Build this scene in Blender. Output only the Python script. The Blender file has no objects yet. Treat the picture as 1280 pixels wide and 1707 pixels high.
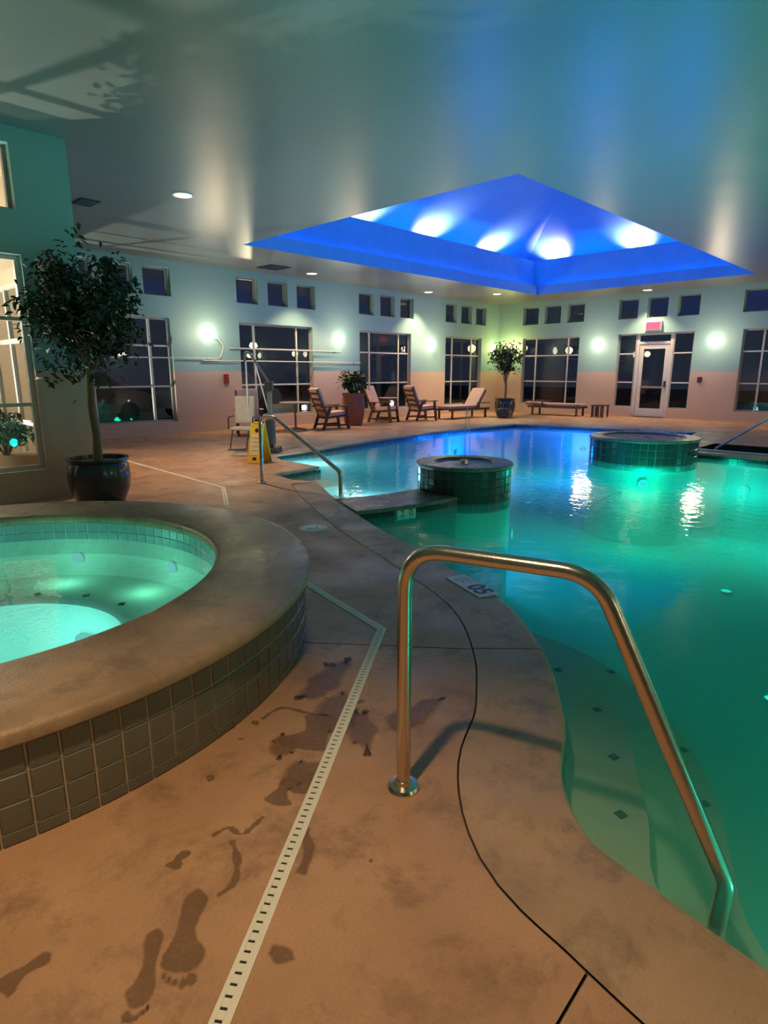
import bpy, bmesh, math, random
from mathutils import Vector, Matrix
from mathutils.geometry import tessellate_polygon
import numpy as np
R = math.radians
random.seed(7)
SC = bpy.context.scene
COL = SC.collection

# ------------------------------------------------------------------ camera
FPX, HOR, EYE, AZX = 1010.0, 621.0, 1.5, 44.3      # focal length in px, horizon row, eye height, azimuth of the +X wall direction
PITCH = math.atan((853.5 - HOR) / FPX)
cam_data = bpy.data.cameras.new('camera')
cam = bpy.data.objects.new('camera', cam_data)
COL.objects.link(cam)
cam_data.sensor_fit = 'VERTICAL'
cam_data.sensor_height = 36.0
cam_data.lens = 36.0 * FPX / 1707.0
cam_data.clip_start = 0.02
cam_data.clip_end = 300
cam.location = (0, 0, EYE)
cam.rotation_euler = (R(90) - PITCH, 0, R(AZX - 90))
SC.camera = cam

# ------------------------------------------------------------------ world + exposure
wd = bpy.data.worlds.new('night')
SC.world = wd
wd.use_nodes = True
wd.node_tree.nodes['Background'].inputs[0].default_value = (0.012, 0.016, 0.028, 1)
wd.node_tree.nodes['Background'].inputs[1].default_value = 1.0
SC.view_settings.view_transform = 'Standard'
SC.view_settings.look = 'None'
SC.view_settings.gamma = 1.0
SC.view_settings.use_curve_mapping = False
SC.view_settings.exposure = 0.35
SC.cycles.use_denoising = True
SC.cycles.max_bounces = 8
SC.cycles.diffuse_bounces = 4
SC.cycles.glossy_bounces = 4
SC.cycles.transparent_max_bounces = 12
SC.cycles.sample_clamp_indirect = 4.0
SC.cycles.caustics_reflective = False
SC.cycles.caustics_refractive = False

# light strengths, watts
P_SCONCE = 30
P_DOWN = 170
P_POOL = 80
P_BLUE = 190
P_SPA = 13.5
P_SKY = 34

# ------------------------------------------------------------------ pixel helpers (a pixel gives a direction; the touched surface gives the distance)
_a = R(AZX)
_fh = Vector((math.cos(_a), math.sin(_a), 0)); _rt = Vector((math.sin(_a), -math.cos(_a), 0)); _zz = Vector((0, 0, 1))
_fw = _fh * math.cos(PITCH) - _zz * math.sin(PITCH); _up = _fh * math.sin(PITCH) + _zz * math.cos(PITCH)
def ray(x, y): return _fw * FPX + _rt * (x - 640) + _up * (853.5 - y)
def onz(x, y, z=0.0):
    d = ray(x, y); t = (z - EYE) / d.z
    return Vector((d.x * t, d.y * t, z))
def onx(x, y, X):
    d = ray(x, y); t = X / d.x
    return Vector((X, d.y * t, EYE + d.z * t))
def ony(x, y, Y):
    d = ray(x, y); t = Y / d.y
    return Vector((d.x * t, Y, EYE + d.z * t))

# ------------------------------------------------------------------ materials
MATS = {}
def nt(m): return m.node_tree.nodes, m.node_tree.links
def pbr(name, col, rough=0.5, metal=0.0, spec=0.5, noise=None, bump=None, emit=None, coat=0.0):
    """noise=(scale, amount[, colour2]) mixes towards colour2; bump=(scale, strength)"""
    if name in MATS: return MATS[name]
    m = bpy.data.materials.new(name); m.use_nodes = True
    N, L = nt(m); b = N['Principled BSDF']
    b.inputs['Base Color'].default_value = (*col, 1)
    b.inputs['Roughness'].default_value = rough
    b.inputs['Metallic'].default_value = metal
    b.inputs['Specular IOR Level'].default_value = spec
    b.inputs['Coat Weight'].default_value = coat
    if noise or bump:
        tc = N.new('ShaderNodeTexCoord')
    if noise:
        n = N.new('ShaderNodeTexNoise'); n.inputs['Scale'].default_value = noise[0]; n.inputs['Detail'].default_value = 6
        L.new(tc.outputs['Object'], n.inputs['Vector'])
        mx = N.new('ShaderNodeMix'); mx.data_type = 'RGBA'
        c2 = noise[2] if len(noise) > 2 else tuple(c * 0.6 for c in col)
        mx.inputs[6].default_value = (*col, 1); mx.inputs[7].default_value = (*c2, 1)
        mr = N.new('ShaderNodeMapRange'); mr.inputs[1].default_value = 0.35; mr.inputs[2].default_value = 0.7; mr.inputs[4].default_value = noise[1]
        L.new(n.outputs[0], mr.inputs[0]); L.new(mr.outputs[0], mx.inputs[0]); L.new(mx.outputs[2], b.inputs['Base Color'])
    if bump:
        n2 = N.new('ShaderNodeTexNoise'); n2.inputs['Scale'].default_value = bump[0]; n2.inputs['Detail'].default_value = 4
        L.new(tc.outputs['Object'], n2.inputs['Vector'])
        bp = N.new('ShaderNodeBump'); bp.inputs['Strength'].default_value = bump[1]; bp.inputs['Distance'].default_value = 0.02
        L.new(n2.outputs[0], bp.inputs['Height']); L.new(bp.outputs[0], b.inputs['Normal'])
    if emit:
        b.inputs['Emission Color'].default_value = (*emit[0], 1); b.inputs['Emission Strength'].default_value = emit[1]
    MATS[name] = m
    return m

def concrete(name, c1, c2, cdark, rough=0.55, scale=1.0):
    """stained, sealed concrete: two tones in large clouds, darker blotches of wear, fine grain, damp gloss in blotches"""
    m = bpy.data.materials.new(name); m.use_nodes = True; N, L = nt(m); b = N['Principled BSDF']
    g = N.new('ShaderNodeNewGeometry')
    def noise(s, det=6, rg=0.6, dist=0.0):
        n = N.new('ShaderNodeTexNoise'); n.inputs['Scale'].default_value = s * scale; n.inputs['Detail'].default_value = det
        n.inputs['Roughness'].default_value = rg; n.inputs['Distortion'].default_value = dist
        L.new(g.outputs['Position'], n.inputs['Vector']); return n.outputs[0]
    def ramp(s, a, c):
        r = N.new('ShaderNodeMapRange'); r.inputs[1].default_value = a; r.inputs[2].default_value = c; L.new(s, r.inputs[0]); return r.outputs[0]
    def mix(f, a, c):
        x = N.new('ShaderNodeMix'); x.data_type = 'RGBA'; L.new(f, x.inputs[0])
        for i, v in ((6, a), (7, c)):
            if isinstance(v, tuple): x.inputs[i].default_value = (*v, 1)
            else: L.new(v, x.inputs[i])
        return x.outputs[2]
    def mul(a, k):
        x = N.new('ShaderNodeMath'); x.operation = 'MULTIPLY'; L.new(a, x.inputs[0]); x.inputs[1].default_value = k; return x.outputs[0]
    base = mix(ramp(noise(1.1, 8), 0.38, 0.62), c1, c2)
    blot = mul(ramp(noise(3.2, 14, 0.76, 0.25), 0.50, 0.66), 0.75)
    scuff = mul(ramp(noise(5.0, 14, 0.8, 0.3), 0.56, 0.70), 0.45)
    base = mix(blot, base, cdark)
    base = mix(scuff, base, tuple(min(c * 1.25, 1) for c in c1))
    grain = mul(ramp(noise(120, 6, 0.9), 0.42, 0.66), 0.6)
    base = mix(grain, base, tuple(c * 0.55 for c in c1))
    L.new(base, b.inputs['Base Color'])
    rr = N.new('ShaderNodeMapRange'); rr.inputs[3].default_value = rough; rr.inputs[4].default_value = rough * 0.5
    L.new(ramp(noise(1.7, 5), 0.45, 0.7), rr.inputs[0]); L.new(rr.outputs[0], b.inputs['Roughness'])
    bp = N.new('ShaderNodeBump'); bp.inputs['Strength'].default_value = 0.45; bp.inputs['Distance'].default_value = 0.006
    L.new(noise(60, 6), bp.inputs['Height']); L.new(bp.outputs[0], b.inputs['Normal'])
    MATS[name] = m; return m

def two_tone(name, low, high, zsplit):
    """wall paint: tan dado below the line, teal above"""
    m = bpy.data.materials.new(name); m.use_nodes = True; N, L = nt(m); b = N['Principled BSDF']
    g = N.new('ShaderNodeNewGeometry'); sp = N.new('ShaderNodeSeparateXYZ'); L.new(g.outputs['Position'], sp.inputs[0])
    gt = N.new('ShaderNodeMapRange'); gt.inputs[1].default_value = zsplit - 0.006; gt.inputs[2].default_value = zsplit + 0.006
    L.new(sp.outputs[2], gt.inputs[0])
    mx = N.new('ShaderNodeMix'); mx.data_type = 'RGBA'; mx.inputs[6].default_value = (*low, 1); mx.inputs[7].default_value = (*high, 1)
    L.new(gt.outputs[0], mx.inputs[0]); L.new(mx.outputs[2], b.inputs['Base Color'])
    b.inputs['Roughness'].default_value = 0.5
    n = N.new('ShaderNodeTexNoise'); n.inputs['Scale'].default_value = 60; L.new(g.outputs['Position'], n.inputs['Vector'])
    bp = N.new('ShaderNodeBump'); bp.inputs['Strength'].default_value = 0.12; bp.inputs['Distance'].default_value = 0.01
    L.new(n.outputs[0], bp.inputs['Height']); L.new(bp.outputs[0], b.inputs['Normal'])
    MATS[name] = m; return m

def emission(name, col, s):
    m = bpy.data.materials.new(name); m.use_nodes = True; N, L = nt(m)
    N.remove(N['Principled BSDF']); e = N.new('ShaderNodeEmission'); e.inputs[0].default_value = (*col, 1); e.inputs[1].default_value = s
    L.new(e.outputs[0], N['Material Output'].inputs[0]); MATS[name] = m; return m

def clear(name, tint, ior, wave=None, rough=0.0, haze=None):
    """thin clear surface: Fresnel mirror over tinted transparency; haze=(colour, amount) adds some diffuse cloudiness"""
    m = bpy.data.materials.new(name); m.use_nodes = True; N, L = nt(m)
    N.remove(N['Principled BSDF'])
    t = N.new('ShaderNodeBsdfTransparent'); t.inputs[0].default_value = (*tint, 1)
    gl = N.new('ShaderNodeBsdfGlossy'); gl.inputs['Roughness'].default_value = rough
    fr = N.new('ShaderNodeFresnel'); fr.inputs[0].default_value = ior
    body = t.outputs[0]
    if haze:
        df = N.new('ShaderNodeBsdfDiffuse'); df.inputs[0].default_value = (*haze[0], 1)
        mh = N.new('ShaderNodeMixShader'); mh.inputs[0].default_value = haze[1]
        L.new(t.outputs[0], mh.inputs[1]); body = mh.outputs[0]
        tl = N.new('ShaderNodeBsdfTranslucent'); tl.inputs[0].default_value = (*haze[0], 1)
        m2 = N.new('ShaderNodeMixShader'); m2.inputs[0].default_value = 0.65
        L.new(df.outputs[0], m2.inputs[1]); L.new(tl.outputs[0], m2.inputs[2]); L.new(m2.outputs[0], mh.inputs[2])
    ms = N.new('ShaderNodeMixShader')
    L.new(fr.outputs[0], ms.inputs[0]); L.new(body, ms.inputs[1]); L.new(gl.outputs[0], ms.inputs[2])
    if wave:
        g = N.new('ShaderNodeNewGeometry')
        n1 = N.new('ShaderNodeTexNoise'); n1.inputs['Scale'].default_value = wave[0]; n1.inputs['Detail'].default_value = 3
        L.new(g.outputs['Position'], n1.inputs['Vector'])
        bp = N.new('ShaderNodeBump'); bp.inputs['Strength'].default_value = wave[1]; bp.inputs['Distance'].default_value = wave[2]
        L.new(n1.outputs[0], bp.inputs['Height'])
        L.new(bp.outputs[0], gl.inputs['Normal']); L.new(bp.outputs[0], fr.inputs['Normal'])
    L.new(ms.outputs[0], N['Material Output'].inputs[0])
    MATS[name] = m; return m

M_DECK = concrete('deck_concrete', (0.60, 0.33, 0.185), (0.42, 0.225, 0.125), (0.15, 0.085, 0.05))
M_COPE = concrete('coping_concrete', (0.56, 0.34, 0.21), (0.42, 0.26, 0.16), (0.18, 0.115, 0.075), scale=1.6)
M_SPACOPE = concrete('spa_coping_concrete', (0.50, 0.31, 0.18), (0.27, 0.175, 0.105), (0.11, 0.075, 0.05), rough=0.40, scale=1.5)
M_JOINT = pbr('joint_dark', (0.07, 0.05, 0.04), 0.9, noise=(30, 0.5))
M_WALL = two_tone('wall_paint', (0.62, 0.47, 0.36), (0.30, 0.52, 0.51), 1.53)
M_CEIL = pbr('ceiling_paint', (0.235, 0.27, 0.24), 0.34, spec=0.7, noise=(0.8, 0.3, (0.18, 0.215, 0.195)), bump=(1.4, 0.40))
M_BLUEWELL = pbr('skylight_plaster_glow', (0.17, 0.44, 0.80), 0.6, noise=(3, 0.2))  # white plaster with the blue LED glow put into its colour
M_TRIMW = pbr('white_frame', (0.66, 0.66, 0.63), 0.35, noise=(20, 0.15))
M_GREYF = pbr('grey_frame', (0.36, 0.36, 0.35), 0.4, noise=(20, 0.2))
M_GLASS = clear('window_glass', (0.80, 0.83, 0.82), 1.6)
M_WATER = clear('pool_water_surface', (0.93, 0.98, 0.97), 1.20, wave=(6.5, 0.10, 0.05), rough=0.02, haze=((0.30, 0.60, 0.55), 0.34))
_va = nt(M_WATER)[0].new('ShaderNodeVolumeAbsorption'); _va.inputs[0].default_value = (0.0, 0.88, 0.84, 1); _va.inputs[1].default_value = 0.6
nt(M_WATER)[1].new(_va.outputs[0], nt(M_WATER)[0]['Material Output'].inputs['Volume'])
M_SPAWATER = clear('spa_water_surface', (0.78, 0.97, 0.93), 1.33, wave=(5, 0.14, 0.05), rough=0.02)
M_PLASTER = pbr('pool_plaster', (0.60, 0.68, 0.60), 0.7, noise=(2.5, 0.35, (0.48, 0.58, 0.50)))
M_STEP = pbr('step_plaster', (0.84, 0.74, 0.52), 0.7, noise=(4, 0.3, (0.60, 0.56, 0.40)))
M_SPAPL = pbr('spa_plaster', (0.70, 0.80, 0.74), 0.7, noise=(3, 0.25, (0.58, 0.72, 0.66)))
M_TILE = pbr('grey_tile', (0.155, 0.15, 0.115), 0.22, spec=0.55, noise=(7, 0.5, (0.11, 0.105, 0.08)))
M_GROUT = pbr('grout', (0.52, 0.40, 0.29), 0.7, noise=(25, 0.4))
M_DTILE = pbr('dark_tile', (0.022, 0.030, 0.032), 0.2, spec=0.6, noise=(9, 0.6, (0.04, 0.05, 0.05)))
M_DGROUT = pbr('dark_grout', (0.13, 0.14, 0.13), 0.8, noise=(25, 0.4))
M_WTILE = pbr('waterline_tile', (0.20, 0.30, 0.31), 0.25, noise=(8, 0.4, (0.15, 0.24, 0.26)))
M_WGROUT = pbr('pale_grout', (0.55, 0.60, 0.55), 0.8, noise=(20, 0.3))
M_BLACKT = pbr('black_marker', (0.012, 0.016, 0.022), 0.3, noise=(10, 0.3))
M_STEEL = pbr('brushed_steel', (0.62, 0.53, 0.45), 0.24, metal=1.0, bump=(120, 0.04))
M_DRAIN = pbr('drain_plastic', (0.83, 0.78, 0.66), 0.5, noise=(12, 0.25, (0.66, 0.60, 0.50)))
M_SLOT = pbr('slot_dark', (0.03, 0.025, 0.02), 0.9, noise=(10, 0.3))
M_MARK = pbr('marker_white', (0.72, 0.72, 0.68), 0.4, noise=(30, 0.3))
M_INK = pbr('ink_black', (0.015, 0.015, 0.015), 0.5, noise=(20, 0.2))
M_INKG = pbr('ink_faded', (0.42, 0.42, 0.42), 0.5, noise=(20, 0.3))
M_WOOD = pbr('dark_wood', (0.10, 0.060, 0.038), 0.5, noise=(14, 0.5))
M_CUSH = pbr('pink_cushion', (0.82, 0.52, 0.42), 0.85, noise=(8, 0.25), bump=(80, 0.2))
M_CUSHG = pbr('grey_cushion', (0.50, 0.46, 0.41), 0.85, noise=(8, 0.25), bump=(80, 0.2))
M_POT = pbr('glazed_pot', (0.030, 0.042, 0.060), 0.22, spec=0.6, noise=(5, 0.6, (0.015, 0.02, 0.03)), coat=0.4)
M_SOIL = pbr('soil', (0.05, 0.035, 0.025), 0.95, noise=(20, 0.6), bump=(40, 0.8))
M_BARK = pbr('bark', (0.26, 0.17, 0.09), 0.8, noise=(18, 0.6), bump=(30, 0.5))
M_LEAF = pbr('leaf', (0.028, 0.065, 0.028), 0.6, noise=(3, 0.6, (0.018, 0.040, 0.018)))
M_TERRA = pbr('terracotta', (0.33, 0.12, 0.07), 0.75, noise=(6, 0.5))
M_YELLOW = pbr('yellow_plastic', (0.80, 0.56, 0.06), 0.4, noise=(6, 0.2))
M_PALEY = pbr('pale_panel', (0.80, 0.70, 0.42), 0.45, noise=(6, 0.2))
M_GREYM = pbr('grey_metal', (0.22, 0.22, 0.22), 0.4, metal=0.6, noise=(10, 0.3))
M_BLACKM = pbr('black_metal', (0.03, 0.03, 0.032), 0.5, noise=(10, 0.3))
M_WHITEP = pbr('white_plastic', (0.72, 0.72, 0.70), 0.4, noise=(8, 0.15))
M_RED = pbr('red_box', (0.30, 0.03, 0.03), 0.4, noise=(8, 0.3))
M_ASPH = pbr('asphalt', (0.04, 0.04, 0.042), 0.85, noise=(10, 0.5))
M_CREAM = pbr('lobby_paint', (0.66, 0.54, 0.40), 0.6, noise=(2, 0.2))
M_CARW = pbr('car_white', (0.65, 0.65, 0.64), 0.25, coat=0.5, noise=(2, 0.1))
M_CARD = pbr('car_dark', (0.06, 0.065, 0.07), 0.25, coat=0.5, noise=(2, 0.2))
M_WET = pbr('wet_concrete', (0.23, 0.125, 0.07), 0.30, noise=(9, 0.6, (0.31, 0.17, 0.10)), bump=(45, 0.15))
_N, _L = nt(M_WET)                                   # a thin, patchy film of water: thin at the rim, dry grains show through
_g = _N.new('ShaderNodeNewGeometry'); _n = _N.new('ShaderNodeTexNoise'); _n.inputs['Scale'].default_value = 38; _n.inputs['Detail'].default_value = 8; _n.inputs['Roughness'].default_value = 0.7
_L.new(_g.outputs['Position'], _n.inputs['Vector'])
_at = _N.new('ShaderNodeAttribute'); _at.attribute_name = 'film'
_ma = _N.new('ShaderNodeMath'); _ma.operation = 'MULTIPLY_ADD'; _ma.inputs[1].default_value = 1.7; _ma.inputs[2].default_value = -1.05
_L.new(_n.outputs[0], _ma.inputs[0])
_ad = _N.new('ShaderNodeMath'); _ad.operation = 'ADD'; _L.new(_ma.outputs[0], _ad.inputs[0]); _L.new(_at.outputs['Fac'], _ad.inputs[1])
_r = _N.new('ShaderNodeMapRange'); _r.inputs[1].default_value = -0.05; _r.inputs[2].default_value = 1.15; _r.inputs[3].default_value = 0.0; _r.inputs[4].default_value = 0.95
_L.new(_ad.outputs[0], _r.inputs[0]); _L.new(_r.outputs[0], _N['Principled BSDF'].inputs['Alpha'])
M_FOAM = pbr('foam', (0.85, 0.92, 0.95), 0.9, noise=(14, 0.3))
E_SCONCE = emission('sconce_glow', (1.0, 0.86, 0.62), 14)
E_YELLOW = emission('yellow_glow', (1.0, 0.85, 0.25), 16)
E_DOWN = emission('downlight_glow', (1.0, 0.80, 0.45), 6)
E_EXIT = emission('exit_red', (1.0, 0.03, 0.10), 3.0)
E_EXITW = emission('exit_face', (1.0, 0.22, 0.28), 0.9)
E_BLUE = emission('led_blue', (0.05, 0.30, 1.0), 4)
E_WLED = emission('led_white', (0.8, 0.8, 1.0), 10)
E_AQUA = emission('pool_lamp', (0.10, 0.9, 0.75), 1.4)
E_BLUEL = emission('pool_lamp_blue', (0.10, 0.45, 1.0), 2.2)
E_SPA = emission('spa_lamp', (0.25, 0.85, 0.75), 0.6)
E_FLOOD = emission('flood_lamp', (1.0, 0.97, 0.9), 60)

# ------------------------------------------------------------------ builders
def tagit(o, label=None, cat=None, group=None, kind=None):
    if label: o['label'] = label
    if cat: o['category'] = cat
    if group: o['group'] = group
    if kind: o['kind'] = kind
    return o
def link(o, parent=None):
    COL.objects.link(o)
    if parent is not None: o.parent = parent
    return o
def thing(name, label, cat, loc=(0, 0, 0), rz=0.0, group=None, kind=None):
    o = bpy.data.objects.new(name, None); o.empty_display_size = 0.1
    link(o); o.location = loc; o.rotation_euler = (0, 0, rz)
    return tagit(o, label, cat, group, kind)
def mesh(name, v, f, mat, parent=None, smooth=False, loc=None):
    me = bpy.data.meshes.new(name); me.from_pydata([tuple(p) for p in v], [], [tuple(q) for q in f]); me.update()
    if mat: me.materials.append(mat)
    if smooth:
        me.polygons.foreach_set('use_smooth', [True] * len(me.polygons))
    o = bpy.data.objects.new(name, me); link(o, parent)
    if loc is not None: o.location = loc
    return o
def copy_tree(o, parent=None):
    c = o.copy(); COL.objects.link(c); c.parent = parent
    for ch in list(o.children): copy_tree(ch, c)
    return c

class MB:
    """collects simple solids of ONE part"""
    def __init__(s): s.v = []; s.f = []; s.sm = []
    def add(s, v, f, smooth=False):
        n = len(s.v); s.v += [Vector(p) for p in v]; s.f += [tuple(i + n for i in q) for q in f]; s.sm += [smooth] * len(f); return s
    def box(s, c, size, rot=None, bev=0.0):
        hx, hy, hz = (q / 2 for q in size)
        if bev > 0:
            bm = bmesh.new(); bmesh.ops.create_cube(bm, size=1.0)
            bmesh.ops.scale(bm, vec=size, verts=bm.verts)
            bmesh.ops.bevel(bm, geom=list(bm.edges), offset=bev, segments=2, profile=0.6, affect='EDGES')
            bm.verts.index_update()
            v = [p.co.copy() for p in bm.verts]; f = [[q.index for q in fc.verts] for fc in bm.faces]; bm.free()
        else:
            v = [Vector((x * hx, y * hy, z * hz)) for x in (-1, 1) for y in (-1, 1) for z in (-1, 1)]
            f = [(0, 1, 3, 2), (4, 6, 7, 5), (0, 4, 5, 1), (2, 3, 7, 6), (0, 2, 6, 4), (1, 5, 7, 3)]
        if rot is not None:
            v = [rot @ p for p in v]
        c = Vector(c)
        return s.add([p + c for p in v], f)
    def beam(s, a, b, w, h, up=(0, 0, 1)):
        a = Vector(a); b = Vector(b); d = b - a; L = d.length; d.normalize()
        sd = d.cross(Vector(up))
        if sd.length < 1e-5: sd = Vector((1, 0, 0))
        sd.normalize(); u = sd.cross(d)
        return s.box((a + b) / 2, (L, w, h), Matrix((d, sd, u)).transposed())
    def tube(s, pts, rad, seg=10, cap=True, smooth=True):
        pts = [Vector(p) for p in pts]; n = len(pts)
        rads = rad if isinstance(rad, (list, tuple)) else [rad] * n
        v = []; f = []; prev = None
        for i, p in enumerate(pts):
            t = (pts[min(i + 1, n - 1)] - pts[max(i - 1, 0)]).normalized()
            if prev is None:
                x = t.orthogonal().normalized()
            else:
                x = prev - t * prev.dot(t)
                x = x.normalized() if x.length > 1e-6 else t.orthogonal().normalized()
            prev = x; y = t.cross(x)
            for k in range(seg):
                a = 2 * math.pi * k / seg
                v.append(p + (x * math.cos(a) + y * math.sin(a)) * rads[i])
        for i in range(n - 1):
            for k in range(seg):
                k2 = (k + 1) % seg
                f.append((i * seg + k, i * seg + k2, (i + 1) * seg + k2, (i + 1) * seg + k))
        if cap:
            f.append(tuple(reversed(range(seg)))); f.append(tuple((n - 1) * seg + k for k in range(seg)))
        return s.add(v, f, smooth)
    def lathe(s, prof, seg=32, c=(0, 0, 0), a0=0.0, a1=2 * math.pi, smooth=True):
        full = abs(a1 - a0 - 2 * math.pi) < 1e-6
        m = seg if full else seg + 1; v = []; f = []; c = Vector(c)
        for k in range(m):
            a = a0 + (a1 - a0) * k / seg
            for r, z in prof: v.append(c + Vector((r * math.cos(a), r * math.sin(a), z)))
        n = len(prof)
        for k in range(seg):
            k2 = (k + 1) % m
            for i in range(n - 1):
                f.append((k * n + i, k2 * n + i, k2 * n + i + 1, k * n + i + 1))
        return s.add(v, f, smooth)
    def build(s, name, mat, parent=None, loc=None, autos=True):
        me = bpy.data.meshes.new(name); me.from_pydata([tuple(p) for p in s.v], [], s.f); me.materials.append(mat)
        me.polygons.foreach_set('use_smooth', s.sm); me.update()
        bm = bmesh.new(); bm.from_mesh(me); bmesh.ops.remove_doubles(bm, verts=bm.verts, dist=1e-6); bmesh.ops.recalc_face_normals(bm, faces=bm.faces); bm.to_mesh(me); bm.free()
        if any(s.sm): me.set_sharp_from_angle(angle=R(42))
        o = bpy.data.objects.new(name, me); link(o, parent)
        if loc is not None: o.location = loc
        return o

def fillet(pts, rads, n=6):
    """round the corners of a polyline"""
    pts = [Vector(p) for p in pts]; out = [pts[0]]
    for i in range(1, len(pts) - 1):
        p, a, b = pts[i], pts[i - 1], pts[i + 1]; r = rads[i - 1] if isinstance(rads, (list, tuple)) else rads
        da = (a - p).normalized(); db = (b - p).normalized(); ang = da.angle(db)
        t = min(r / math.tan(ang / 2), (a - p).length * 0.49, (b - p).length * 0.49)
        s, e = p + da * t, p + db * t
        for k in range(n + 1):
            q = k / n; out.append(s * (1 - q) ** 2 + p * 2 * q * (1 - q) + e * q * q)
    out.append(pts[-1]); return out
def smooth_closed(pts, n=4):
    return pts
def catmull(pts, n=6):
    pts = [Vector((p[0], p[1], 0)) for p in pts]; out = []
    for i in range(len(pts) - 1):
        p0 = pts[max(i - 1, 0)]; p1 = pts[i]; p2 = pts[i + 1]; p3 = pts[min(i + 2, len(pts) - 1)]
        for k in range(n):
            t = k / n
            out.append(0.5 * ((2 * p1) + (p2 - p0) * t + (2 * p0 - 5 * p1 + 4 * p2 - p3) * t * t + (3 * p1 - p0 - 3 * p2 + p3) * t ** 3))
    out.append(pts[-1]); return [(p.x, p.y) for p in out]
def offset_open(pts, d):
    """shift an open 2-D polyline to its left by d"""
    out = []
    for i, p in enumerate(pts):
        a = Vector(pts[max(i - 1, 0)]); b = Vector(pts[min(i + 1, len(pts) - 1)]); t = (b - a).normalized()
        out.append((p[0] - t.y * d, p[1] + t.x * d))
    return out
def offset_closed(pts, d):
    """mitre-offset a closed 2-D polygon to its left by d"""
    n = len(pts); out = []
    for i in range(n):
        a, p, b = Vector(pts[i - 1]), Vector(pts[i]), Vector(pts[(i + 1) % n])
        t1 = (p - a).normalized(); t2 = (b - p).normalized()
        n1 = Vector((-t1.y, t1.x)); n2 = Vector((-t2.y, t2.x)); m = n1 + n2
        m = m / max(m.dot(m) / 2.0, 0.5) if m.length > 1e-6 else n1
        q = p + m * d; out.append((q.x, q.y))
    return out
def lamp(name, kind, loc, power, col, size=0.05, rot=None, spot=None, blend=0.5, parent=None):
    d = bpy.data.lights.new(name, kind); d.energy = power; d.color = col
    if kind == 'AREA':
        d.shape = 'RECTANGLE'; d.size, d.size_y = size if isinstance(size, tuple) else (size, size)
    else: d.shadow_soft_size = size
    if kind == 'SPOT': d.spot_size = spot; d.spot_blend = blend
    o = bpy.data.objects.new(name, d); link(o, parent); o.location = loc
    if rot is not None: o.rotation_euler = rot
    return o

# ------------------------------------------------------------------ dimensions
H = 4.1                        # ceiling
XR, YL = 21.355, 14.39         # far right wall (faces -X), far left wall (faces -Y)
YN, XN = 8.0, 2.97             # near left wall with the lobby window and where it ends
XB, YB = -4.5, -7.0            # unseen walls behind the camera and to its right
WZ = -0.10                     # pool water level
SPC, SPZ = (0.63, 3.94), 0.42  # spa centre and rim height
SKY = (7.65, 19.42, 4.95, 11.58)

# ------------------------------------------------------------------ pool outline (pool on the right-hand side going along it: near curve from right to left, then round)
near_edge = catmull([(2.6, -6.2), (2.0, -3.0), (1.62, -1.0), (1.58, -0.1), (1.61, 0.2), (1.66, 0.48), (1.72, 0.72), (1.93, 0.93), (2.24, 1.08), (2.48, 1.24), (2.73, 1.43), (3.04, 1.73), (3.28, 2.03), (3.47, 2.38), (3.64, 2.80), (3.86, 3.34), (4.08, 3.95), (4.33, 4.53), (4.67, 5.22), (4.96, 5.80), (5.42, 6.60)], 5)
far_edge = [(5.25, 6.95), (5.36, 7.56), (6.33, 7.66), (6.36, 8.7), (6.62, 9.36), (7.6, 9.44), (10.0, 9.82), (12.15, 10.08), (14.35, 10.15), (15.94, 10.04), (16.2, 8.56), (16.5, 6.6), (16.9, 5.2), (14.7, 4.85), (12.62, 4.62), (12.50, 4.0), (12.45, 2.6), (12.5, 0.0), (12.3, -6.2)]
POOL = near_edge + far_edge                      # clockwise seen from above?
area = sum(POOL[i - 1][0] * POOL[i][1] - POOL[i][0] * POOL[i - 1][1] for i in range(len(POOL)))
OUT = 1 if area < 0 else -1                      # sign that offsets the outline away from the water
NOTCH = [(12.95, 0.6), (12.95, 4.05), (14.45, 4.05), (14.45, 0.6)]

# coping joint: about 0.43 m outside the edge, narrower where the photograph shows it
EDGE_N = len(near_edge)
joint_all = offset_closed(POOL, OUT * 0.40)

def poly_mesh(name, loops, z, mat, parent=None, thick=0.0):
    """flat polygon with holes at height z (thick>0 gives it sides going down)"""
    vl = [[Vector((p[0], p[1], 0)) for p in lp] for lp in loops]
    tris = tessellate_polygon(vl); v = [Vector((p.x, p.y, z)) for lp in vl for p in lp]; f = [tuple(t) for t in tris]
    f = [t if (v[t[1]] - v[t[0]]).cross(v[t[2]] - v[t[0]]).z > 0 else tuple(reversed(t)) for t in f]
    if thick > 0:
        n0 = len(v); v += [p - Vector((0, 0, thick)) for p in v[:n0]]; s = 0
        f += [tuple(reversed([i + n0 for i in t])) for t in f]
        for lp in vl:
            m = len(lp)
            for i in range(m):
                a, b = s + i, s + (i + 1) % m; f.append((a, b, b + n0, a + n0))
            s += m
    me = bpy.data.meshes.new(name); me.from_pydata(v, [], f); me.materials.append(mat)
    bm = bmesh.new(); bm.from_mesh(me); bmesh.ops.recalc_face_normals(bm, faces=bm.faces)
    bm.to_mesh(me); bm.free()
    if thick <= 0 and me.polygons[0].normal.z < 0: me.flip_normals()
    o = bpy.data.objects.new(name, me); link(o, parent); return o

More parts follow.
